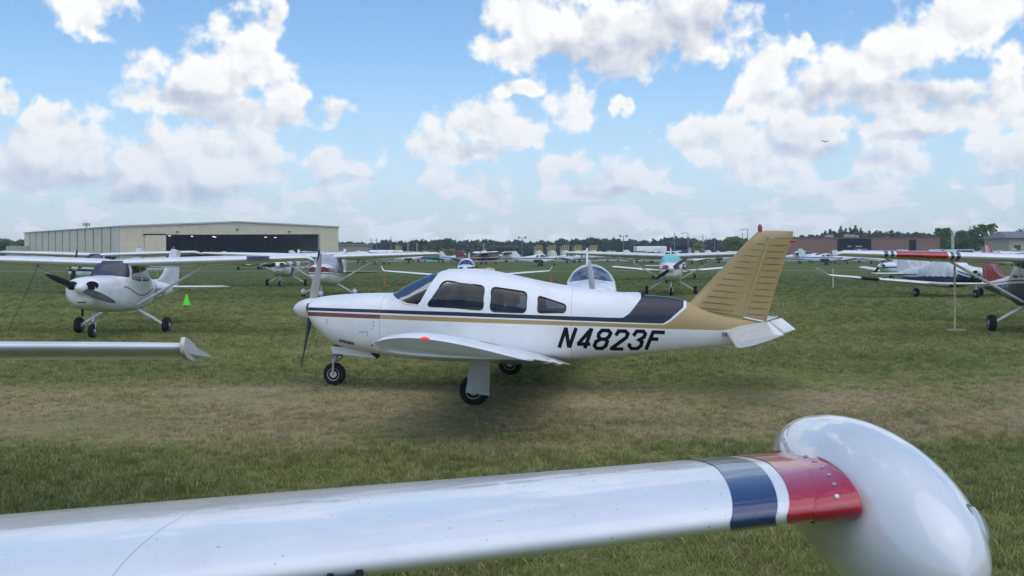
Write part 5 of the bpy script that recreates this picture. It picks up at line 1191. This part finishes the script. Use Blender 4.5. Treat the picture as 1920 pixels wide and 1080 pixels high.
# ------------------------------------------------------------------ the airplane beside the camera: wing with tip tank, tail
def near_aircraft():
    t = thing('tip_tank_airplane', (-4.15, 0.25, 0.0), R(90), 'glossy white airplane wing with navy and red bands and a rounded tip tank in front', 'airplane')
    # local: x aft (= view direction), local y = -world x
    def W(x, y, z): return (y-0.25, -(x+4.15), z)
    m, n, b = material('glossy_white_wing'); co = n.new('ShaderNodeTexCoord').outputs['Object']; x, y, z = n.sep(co)
    nz = n.noise(co, 5, 5, 0.6); col = n.mix(n.rng(nz, 0.4, 0.75), (0.74, 0.745, 0.75), (0.68, 0.685, 0.70))
    fleck = n.rng(n.noise(co, 70, 2, 0.5), 0.715, 0.74); low = n.rng(z, 1.36, 1.26); col = n.mix(n.m('MULTIPLY', fleck, 0.7), col, (0.22, 0.21, 0.2))
    n.put(b.inputs['Base Color'], col); b.inputs['Roughness'].default_value = 0.22; b.inputs['Coat Weight'].default_value = 0.5; b.inputs['Coat Roughness'].default_value = 0.035; b.inputs['Specular IOR Level'].default_value = 0.3
    bp = n.new('ShaderNodeBump'); bp.inputs['Strength'].default_value = 0.08; bp.inputs['Distance'].default_value = 0.05; n.put(bp.inputs['Height'], n.noise(n.v('MULTIPLY', co, (1, 0.6, 1)), 4, 2)); n.l.new(bp.outputs[0], b.inputs['Normal'])
    n.l.new(bp.outputs[0], b.inputs['Coat Normal'])
    # leading edge stations: world x, distance, height of the leading edge, chord, thickness in metres
    st = [(0.76, 2.16, 1.352, 1.0, 0.108), (0.45, 2.15, 1.318, 1.08, 0.115), (0.0, 2.13, 1.270, 1.20, 0.129), (-0.6, 2.11, 1.206, 1.37, 0.146), (-1.3, 2.08, 1.132, 1.56, 0.166), (-2.4, 2.04, 1.02, 1.78, 0.20), (-3.6, 2.0, 0.90, 2.0, 0.24)]
    X = [s[0] for s in st][::-1]; itp = [pchip(X, [s[i] for s in st][::-1]) for i in range(1, 5)]
    def sec(xw, grow=0.0):
        yy, zz, ch, tk = [float(f(xw)) for f in itp]; l = W(xw, yy, zz); return ((l[0]-grow, l[1], l[2]), ch+2*grow, (tk+2*grow)/(ch+2*grow), 5.4)
    surf([sec(x_) for x_ in np.linspace(-3.6, 0.74, 24)], m=0.012, n=40).build('wing', m, t, angle=60)
    lg = 0.0022
    def band(xa, xb, mat, slantf=0.0, name='paint_band', g=lg):
        V = []; Fc = []; nS = 10; nl = None
        for i in range(nS+1):
            l, ch, th, inc = sec(xa+(xb-xa)*i/nS, g); q = foil(40, th, 0.012, 0.4, 0, 1, 0.002); nl = len(q); ci, si = math.cos(R(inc)), math.sin(R(inc))
            for (x_, h_) in q:
                sh = slantf*(min(x_, 0.35)/0.35)**0.5 if h_ > 0 else slantf*0.9*(min(x_, 0.12)/0.12)
                l2, c2, t2, i2 = sec(xa+(xb-xa)*i/nS+sh, g); V.append((l2[0]+(x_*ci+h_*si)*c2, l2[1], l2[2]+(h_*ci-x_*si)*c2))
        for i in range(nS):
            for k in range(nl): p, q_ = i*nl+k, i*nl+(k+1) % nl; Fc.append((p, p+nl, q_+nl, q_))
        return mesh_obj(name, V, Fc, mat, t, True, 60)
    band(0.475, 0.575, m_navy, 0.045); band(0.60, 0.735, m_red, 0.05)
    # screwed red cuff, slightly proud, flaring onto the tank
    V = []; nl = None; Fc = []
    for i, (xw, g) in enumerate(((0.655, 0.003), (0.66, 0.006), (0.71, 0.0065), (0.745, 0.008), (0.758, 0.011), (0.764, 0.009))):
        l, ch, th, inc = sec(min(xw, 0.76), g); q = foil(40, th, 0.012, 0.4, 0, 1, 0.002); nl = len(q); ci, si = math.cos(R(inc)), math.sin(R(inc)); ly = -(xw+4.15)
        for (x_, h_) in q:
            sh = 0.05*(min(x_, 0.35)/0.35)**0.5; V.append((l[0]+(x_*ci+h_*si)*ch, ly-sh*(1, 1, 0.9, 0.5, 0.2, 0.0)[i], l[2]+(h_*ci-x_*si)*ch))
    for i in range(5):
        for k in range(nl): p, q_ = i*nl+k, i*nl+(k+1) % nl; Fc.append((p, p+nl, q_+nl, q_))
    Fc.append(tuple(range(5*nl, 6*nl))[::-1])
    cuff = mesh_obj('tip_cuff', V, Fc, m_red, t, True, 45)
    for fr in (0.02, 0.07, 0.13, 0.20, 0.28, 0.37):
        l, ch, th, inc = sec(0.715, 0.008); yt = 5*th*(0.2969*math.sqrt(fr)-0.126*fr-0.3516*fr**2+0.2843*fr**3); yc = 0.012/0.16*(0.8*fr-fr*fr); nx_ = Vector((-0.9 if fr < 0.05 else -0.25, 0, 0.5 if fr < 0.05 else 1)).normalized()
        p = Vector((l[0]+fr*ch, l[1]-0.05*(min(fr, .35)/.35)**0.5+0.012, l[2]+(yc+yt)*ch-math.sin(R(inc))*fr*ch)); MB().lathe(p, nx_, [(-0.004, 0.0055), (0.0008, 0.0055), (0.0015, 0.003)], 10).build('screw', m_metal, cuff)
    # chipped landing-light bracket and panel joint on the leading edge
    l = sec(-0.36)[0]; br = MB(); br.box((l[0]+0.008, l[1], l[2]-0.034), (0.03, 0.05, 0.016)); br.box((l[0]+0.004, l[1]+0.03, l[2]-0.024), (0.02, 0.012, 0.022)); br.box((l[0]+0.004, l[1]-0.032, l[2]-0.02), (0.02, 0.014, 0.03)); br.build('leading_edge_bracket', m_dark, t, smooth=False)
    rv = MB()
    for x_ in np.arange(-2.0, 0.42, 0.035):
        l, ch, th, inc = sec(x_); fr = 0.30; yt = 5*th*(0.2969*math.sqrt(fr)-0.126*fr-0.3516*fr**2+0.2843*fr**3); yc = 0.012/0.16*(0.8*fr-fr*fr); ci, si = math.cos(R(inc)), math.sin(R(inc))
        rv.lathe((l[0]+(fr*ci+(yc+yt)*si)*ch, l[1], l[2]+((yc+yt)*ci-fr*si)*ch), (0, 0, 1), [(-0.002, 0.0026), (0.0006, 0.0022), (0.0010, 0.0010)], 6)
    tag(rv.build('rivet_row', m_white_old, t), kind='stuff')
    band(-0.8712, -0.8698, paint('joint_grey', (0.35, 0.36, 0.38)), 0.03, 'panel_joint', 0.0008)
    # tank: bulged body along the flight direction
    prof = []; n_ = 40; L0, L1 = 1.94, 3.22; R0 = 0.182
    for i in range(n_+1):
        u = i/n_; prof.append((L0+(L1-L0)*u, R0*max(0.004, (math.sin(math.pi*u**0.80))**0.58) if 0 < u < 1 else 0.003))
    tank = MB(); seg = 48; xc, zc = 0.895, 1.262
    for (yy, rr) in prof:
        for k in range(seg):
            a = 2*math.pi*k/seg; tank.V.append(W(xc+rr*math.cos(a)*0.92, yy, zc+rr*math.sin(a)*1.08+0.035*((yy-2.1)/1.1 if yy > 2.1 else 0)))
    for i in range(n_):
        for k in range(seg): a, b_ = i*seg+k, i*seg+(k+1) % seg; tank.F.append((a, b_, b_+seg, a+seg))
    tank.F.append(tuple(range(seg))[::-1]); tank.F.append(tuple(range(n_*seg, (n_+1)*seg)))
    m2, n2, b2 = material('glossy_tank_white'); b2.inputs['Base Color'].default_value = (0.74, 0.745, 0.735, 1); b2.inputs['Roughness'].default_value = 0.25; b2.inputs['Coat Weight'].default_value = 1.0; b2.inputs['Coat Roughness'].default_value = 0.02
    co = n2.new('ShaderNodeTexCoord').outputs['Object']; n2.put(b2.inputs['Base Color'], n2.mix(n2.rng(n2.noise(co, 7, 5), 0.4, 0.8), (0.70, 0.70, 0.69), (0.63, 0.63, 0.61)))
    tk = tank.build('tip_tank', m2, t, angle=80)
    # nose lens with a bezel on the outer side
    lc = Vector(W(0.980, 2.065, 1.336)); ax = Vector((-0.65, -0.60, 0.45)).normalized()
    ring = MB(); u = Vector((0.25, -0.05, 1)).normalized(); u = (u-ax*u.dot(ax)).normalized(); w = ax.cross(u)
    for rr, nm, mt, hh in ((1.0, 'lens_bezel', m_greymet, 0.004),):
        ring.tube([lc+ax*0.001+(u*math.cos(a)*0.046+w*math.sin(a)*0.022)-ax*(0.012*math.cos(a)**2) for a in np.linspace(0, 2*math.pi, 25)], 0.0035, 6, cap=False); ring.build(nm, mt, tk)
    le = MB(); le.lathe(lc, ax, [(-0.02, 0.022), (0.0, 0.020), (0.004, 0.012), (0.006, 0.003)], 18); le.V = [tuple(lc+u*(Vector(v)-lc).dot(u)*2.0+w*(Vector(v)-lc).dot(w)+ax*(Vector(v)-lc).dot(ax)) for v in le.V]; le.build('position_lens', paint('pale_lens', (0.5, 0.53, 0.56), 0.08, 1.0), tk)
    # other wing, body and tail (left of the frame) so that the machine is whole
    w2 = MB(); src = surf([sec(x_) for x_ in np.linspace(-3.6, 0.74, 8)], m=0.012, n=16); w2 = mirror(src); w2.build('wing', m, t, angle=60)
    rows = [(0.2+(r[0]+0.33)*0.98, r[1]*1.12, r[2]*1.12, r[3]*1.12, r[4], r[5], r[6]) for r in CHEROKEE]; rows = [(r[0], r[1]+0.1, r[2]+0.1, r[3]+0.1, r[4], r[5], r[6]) for r in rows]
    h = Hull(rows, 80, 40); k1 = h.cut([(1.30, 1.72), (1.4, 1.62), (1.66, 1.60), (1.98, 2.12), (1.8, 2.3), (1.5, 2.0)]); h.piece('fuselage', -1, m2, t); h.piece('windshield', k1, m_glass, t, -0.004)
    plate([(5.3, 1.55), (5.8, 1.7), (6.6, 2.6)], [(6.9, 1.4), (6.95, 1.7), (7.1, 2.6)], [0.08, 0.1, 0.05]).build('fin', m2, t)
    # tailplane, nose of the section up, with the raised tip horn seen at the left
    mt = paint('tailplane_white', (0.72, 0.73, 0.74), 0.25, 0.8, 0.12)
    for sgn in (1, -1):
        tp = [(6.52, -1.98, 1.29), (6.50, -0.25, 1.30)]
        a = surf([((6.50, sgn*0.2, 1.285), 0.95, .115, 11.5), ((6.50, sgn*1.4, 1.282), 0.88, .115, 11.5), ((6.52, sgn*1.82, 1.278), 0.74, .12, 11.5), ((6.56, sgn*1.88, 1.272), 0.66, .08, 11.5)], m=0.0, n=24); a.build('tailplane', mt, t, angle=50)
        hz = MB(); hz.prism([(a_, sgn*1.88, b_) for a_, b_ in round_poly([(6.50, 1.235), (6.49, 1.30), (6.53, 1.345), (6.72, 1.31), (7.00, 1.225), (7.20, 1.12), (6.9, 1.135), (6.6, 1.19)], 0.06)], (0, sgn*0.03, 0)); hz.V = [(v[0], v[1]-sgn*0.15*max(0, v[0]-6.5), v[2]) for v in hz.V]; hz.build('tailplane_tip', m_cream, t, smooth=False)
    for y_ in (-1.5, 1.5):
        MB().tube([(3.0, y_, 1.1), (3.0, y_, 0.2)], 0.05, 8).build('gear_leg', m_white, t); wheel(t, (3.0, y_, 0.2), 0.21, 0.15)
    MB().tube([(0.9, 0, 0.8), (0.9, 0, 0.2)], 0.05, 8).build('nose_strut', m_metal, t); wheel(t, (0.9, 0, 0.2), 0.2, 0.14)
    spinner(t, -0.1, 0.22, 1.38, 0.17, m_white)
    for k in (0, 1): blade(t, (0.1, 0, 1.38), R(20)+k*math.pi, 0.95, 0.13, m_dark)
near_aircraft()

# ------------------------------------------------------------------ small things on the grass
def small_things():
    x, y = X_at(350, 42), 42; t = tag(MB().lathe((0, 0, 0), (0, 0, 1), [(0, 0.14), (0.01, 0.145), (0.44, 0.035), (0.45, 0.02)], 18).build('traffic_cone', paint('lime_plastic', (0.16, 0.75, 0.03), 0.5, 0.0)), 'bright lime green cone standing on the grass near the left airplane', 'cone')
    t.location = P(350, 545, 42); t.location.z = gz(x, y)+0.0; t.scale = (1.15, 1.15, 1.0)
    bs = MB().box((0, 0, 0.012), (0.32, 0.32, 0.022)).build('base', MATS['lime_plastic'], t, smooth=False)
    for px, d, top, lab in ((721, 62, 515, 'orange marker stake in the grass right of the maroon airplane'), (1032, 66, 513, 'orange marker stake left of the bubble canopy airplane')):
        x = X_at(px, d); z0 = gz(x, d); h = CAMH-(top-HY)/F*d-z0; o = tag(MB().box((0, 0, h/2), (0.10, 0.03, h)).build('marker_stake', paint('orange_stake', (0.55, 0.13, 0.06), 0.7, 0.0), smooth=False), lab, 'stake', 'orange marker stakes'); o.location = (x, d, z0)
        MB().prism([(-0.05, -0.015, -0.12), (0.05, -0.015, -0.12), (0.05, -0.015, 0), (-0.05, -0.015, 0)], (0, 0.03, 0)).build('point', MATS['orange_stake'], o, smooth=False)
    # wooden T post by the right-hand airplane
    wood = matte('raw_wood', (0.58, 0.50, 0.34), 0.25, 5); d = 25.4; x = X_at(1790, d); z0 = gz(x, d)
    t = thing('wooden_post', (x, d, z0), 0, 'thin pale wooden post on a flat plank foot in front of the right airplane', 'post')
    MB().box((0, 0, 0.89), (0.042, 0.034, 1.66)).build('pole', wood, t, smooth=False); MB().box((0.03, 0, 0.06), (0.50, 0.14, 0.05)).build('foot', wood, t, smooth=False)
    MB().tube([(0.02, -0.03, 0.85), (0.05, -0.03, 0.75), (0.16, -0.03, 0.62)], 0.012, 6).build('rope', m_cream, t)
    # rope tie-downs
    for px, py0, py1, d, lab, mt in ((1562, 505, 525, 60, 'thin pale stake in the grass beneath the upturned wing tip', m_cream), (295, 497, 512, 88, 'yellow post at the edge of the pale track near the hangar', paint('yellow_post', (0.5, 0.4, 0.08), 0.6, 0)), (1190, 470, 486, 150, 'thin white post before the turquoise-shaded airplane', m_white)):
        x = X_at(px, d); z0 = gz(x, d); h = CAMH-(py0-HY)/F*d-z0; o = tag(MB().tube([(0, 0, -0.1), (0, 0, h)], [0.035, 0.03], 8).build('marker_post', mt), lab, 'post'); o.location = (x, d, z0)
        MB().lathe((0, 0, h), (0, 0, 1), [(0, 0.04), (0.03, 0.04), (0.05, 0.01)], 8).build('cap', mt, o)
    # vans and cars by the office
    def van(px, d, aft, lab, mat, ln=5.2, hh=2.1, name='parked_van', cat='van'):
        x = X_at(px, d); t = thing(name, (x, d, gz(x, d)), R(aft), lab, cat, 'vehicles parked by the office'); hw = 0.95
        pr = [(-ln/2, 0.45), (-ln/2, 1.05), (-ln/2+0.9, 1.2), (-ln/2+1.6, hh), (ln/2-0.1, hh), (ln/2, hh-0.3), (ln/2, 0.45)] if hh > 1.7 else [(-ln/2, 0.4), (-ln/2, 0.8), (-ln/2+1.2, 0.92), (-ln/2+1.9, hh), (ln/2-1.1, hh), (ln/2-0.4, 0.98), (ln/2, 0.9), (ln/2, 0.4)]
        MB().prism([(a, -hw, b) for a, b in pr], (0, 2*hw, 0)).build('body', mat, t, smooth=False)
        for s in (-1, 1):
            MB().prism([(-ln/2+1.25, s*(hw+0.012), 1.2 if hh > 1.7 else 0.95), (-ln/2+1.75, s*(hw+0.012), hh-0.15), (ln/2-1.6, s*(hw+0.012), hh-0.15), (ln/2-1.3, s*(hw+0.012), 1.2 if hh > 1.7 else 0.95)], (0, -s*0.02, 0)).build('side_window', m_glass, t, smooth=False)
            for xx in (-ln/2+0.95, ln/2-0.95): wheel(t, (xx, s*(hw-0.05), 0.34), 0.34, 0.22, seg=16)
        p = (-ln/2+0.93, -ln/2+1.57); MB().prism([(p[0]-0.03, -hw+0.1, 1.25 if hh > 1.7 else 0.9), (p[0]-0.03, hw-0.1, 1.25 if hh > 1.7 else 0.9), (p[1]-0.03, hw-0.15, hh-0.05), (p[1]-0.03, -hw+0.15, hh-0.05)], (0.02, 0, 0.01)).build('windshield', m_glass, t, smooth=False)
    van(1776, 186, 175, 'white van left of the two pale poles by the red-brown building', m_white, 6.2, 2.5); van(1806, 184, 178, 'white van right of the two pale poles', m_white, 6.2, 2.5); van(1882, 178, 172, 'white van before the left end of the beige office', m_white, 5.6, 2.2)
    van(1912, 172, 180, 'silver car below the beige office', paint('silver_car', (0.4, 0.41, 0.43), 0.3, 0.8), 4.5, 1.45, 'parked_car', 'car')
    # a bird in the sky
    mb = MB(); mb.prism([(-0.55, 0, 0.16), (-0.28, 0, 0.20), (0, 0, 0.03), (0, 0, -0.04), (-0.26, 0, 0.12)], (0, 0.12, 0)); mb.prism([(0.55, 0, 0.10), (0.28, 0, 0.17), (0, 0, 0.03), (0, 0, -0.04), (0.26, 0, 0.09)], (0, 0.12, 0)); mb.lathe((-0.16, 0.05, 0), (1, 0, 0), [(0, 0.01), (0.08, 0.05), (0.22, 0.05), (0.36, 0.01)], 8)
    o = tag(mb.build('bird', m_hole, None, smooth=False), 'small dark bird gliding in front of the right-hand clouds', 'bird'); o.location = P(1547, 266, 130)
small_things()

# ------------------------------------------------------------------ grass blades near the camera
def grass():
    src = bpy.data.collections.new('grass_tufts')      # kept out of the scene, only instanced
    m, t, b = material('grass_blade'); geo = t.new('ShaderNodeNewGeometry'); n = t.new('ShaderNodeGroup'); n.node_tree = TURF; t.put(n.inputs[0], geo.outputs['Position'])
    at = t.new('ShaderNodeAttribute', attribute_type='INSTANCER', attribute_name='tone'); r1 = at.outputs['Fac']; ri = geo.outputs['Random Per Island']
    c = t.mix(t.m('MULTIPLY', r1, 0.45), n.outputs[0], t.mix(ri, (0.30, 0.32, 0.13), (0.44, 0.37, 0.22))); c = t.v('SCALE', c); c.node.inputs['Scale'].default_value = 1.0; t.put(c.node.inputs['Scale'], t.m('MULTIPLY', t.m('MULTIPLY_ADD', r1, 0.75, 0.62), t.m('MULTIPLY_ADD', ri, 0.5, 0.75)))
    t.put(b.inputs['Base Color'], c); b.inputs['Roughness'].default_value = 0.6; b.inputs['Specular IOR Level'].default_value = 0.25
    tr = t.new('ShaderNodeBsdfTranslucent'); t.put(tr.inputs[0], c); mx = t.new('ShaderNodeMixShader'); mx.inputs[0].default_value = 0.42
    t.l.new(b.outputs[0], mx.inputs[1]); t.l.new(tr.outputs[0], mx.inputs[2]); t.l.new(mx.outputs[0], t.n['Material Output'].inputs[0])
    r = np.random.default_rng(3)
    for k in range(12):
        V, Fc = [], []
        for i in range(16+k):
            a = r.random()*6.28; rad = (0.055+0.006*k)*math.sqrt(r.random()); bx, by = rad*math.cos(a), rad*math.sin(a); h = 0.030+0.055*r.random()**1.5; la = r.random()*6.28; lean = h*(0.25+1.0*r.random()); w = 0.0028+0.0022*r.random(); fa = r.random()*6.28
            fx, fy = math.cos(fa)*w, math.sin(fa)*w; mx_, my_ = bx+math.cos(la)*lean*0.4, by+math.sin(la)*lean*0.4; tx, ty = bx+math.cos(la)*lean, by+math.sin(la)*lean; j = len(V)
            V += [(bx-fx, by-fy, -0.01), (bx+fx, by+fy, -0.01), (mx_+fx*0.8, my_+fy*0.8, h*0.65), (mx_-fx*0.8, my_-fy*0.8, h*0.65), (tx, ty, h)]; Fc += [(j, j+1, j+2, j+3), (j+3, j+2, j+4)]
        me = bpy.data.meshes.new('grass_tuft'); me.from_pydata(V, [], Fc); me.materials.append(m); o = bpy.data.objects.new('grass_tuft', me); src.objects.link(o)
    pts = []
    edges = np.concatenate([np.arange(4.6, 30, 1.0), np.arange(30, 112, 4.0)])
    for y0, y1 in zip(edges[:-1], edges[1:]):
        ym = (y0+y1)/2; dens = 460*(6/ym)**1.5*float(1-sstep(60, 112, ym))
        wl, wr = y1*0.56+2.2, y1*0.56+2.2; N = int((y1-y0)*(wl+wr)*dens); p = np.stack([r.uniform(-wl, wr, N), r.uniform(y0, y1, N)], 1); ok = np.abs(p[:, 0]) < p[:, 1]*0.56+2.2; pts.append(p[ok])
    p = np.concatenate(pts); z = ground_z(p[:, 0], p[:, 1])+0.012*((p[:, 1] > 4) & (p[:, 1] < 50))*np.sin(p[:, 0]*1.7+p[:, 1]*0.6)*np.sin(p[:, 1]*1.3)
    N = len(p); me = bpy.data.meshes.new('grass'); me.vertices.add(N); me.vertices.foreach_set('co', np.concatenate([p, z[:, None]], 1).astype(np.float32).ravel())
    # tuft height varies in patches
    pat = 0.5+0.5*np.sin(p[:, 0]*1.9+np.sin(p[:, 1]*1.3)*2)*np.sin(p[:, 1]*2.3+np.sin(p[:, 0]*0.9)*2)
    sc = (0.55+0.5*r.random(N)+0.45*pat*r.random(N)+0.7*(r.random(N) < 0.035))*np.interp(p[:, 1], [5, 9.5, 11, 14, 16, 30, 60, 110], [0.72, 0.66, 0.48, 0.48, 0.70, 1.0, 1.05, 0.7])
    for nm, ty, val in (('scl', 'FLOAT', sc), ('rot', 'FLOAT', r.random(N)*6.28), ('tone', 'FLOAT', r.random(N))):
        a = me.attributes.new(nm, ty, 'POINT'); a.data.foreach_set('value', val.astype(np.float32))
    o = bpy.data.objects.new('grass', me); COL.objects.link(o); tag(o, 'short tufted grass covering the near ground', 'grass', kind='stuff')
    ng = bpy.data.node_groups.new('grass_scatter', 'GeometryNodeTree'); ng.interface.new_socket('Geometry', in_out='INPUT', socket_type='NodeSocketGeometry'); ng.interface.new_socket('Geometry', in_out='OUTPUT', socket_type='NodeSocketGeometry')
    gi = ng.nodes.new('NodeGroupInput'); go = ng.nodes.new('NodeGroupOutput'); mp = ng.nodes.new('GeometryNodeMeshToPoints'); ip = ng.nodes.new('GeometryNodeInstanceOnPoints'); ci = ng.nodes.new('GeometryNodeCollectionInfo')
    ci.inputs['Collection'].default_value = src; ci.inputs['Separate Children'].default_value = True; ci.inputs['Reset Children'].default_value = True; ip.inputs['Pick Instance'].default_value = True
    def attr(nm):
        n = ng.nodes.new('GeometryNodeInputNamedAttribute'); n.data_type = 'FLOAT'; n.inputs['Name'].default_value = nm; return n.outputs['Attribute']
    cx = ng.nodes.new('ShaderNodeCombineXYZ'); ng.links.new(attr('rot'), cx.inputs[2]); ng.links.new(cx.outputs[0], ip.inputs['Rotation']); ng.links.new(attr('scl'), ip.inputs['Scale'])
    ng.links.new(gi.outputs[0], mp.inputs['Mesh']); ng.links.new(mp.outputs[0], ip.inputs['Points']); ng.links.new(ci.outputs[0], ip.inputs['Instance']); ng.links.new(ip.outputs[0], go.inputs[0])
    md = o.modifiers.new('scatter', 'NODES'); md.node_group = ng
grass()

# ------------------------------------------------------------------ air
def haze():
    o = MB().box((0, 310, 19), (2240, 760, 42)).build('haze', None, smooth=False); tag(o, 'thin pale air over the whole airfield', kind='stuff')
    m = bpy.data.materials.new('haze_air'); m.use_nodes = True; t = NT(m.node_tree); t.n.clear(); out = t.new('ShaderNodeOutputMaterial'); v = t.new('ShaderNodeVolumePrincipled')
    v.inputs['Color'].default_value = (0.80, 0.88, 0.97, 1); v.inputs['Density'].default_value = 0.00036; v.inputs['Anisotropy'].default_value = 0.2
    t.l.new(v.outputs[0], out.inputs['Volume']); o.data.materials.append(m)
haze()
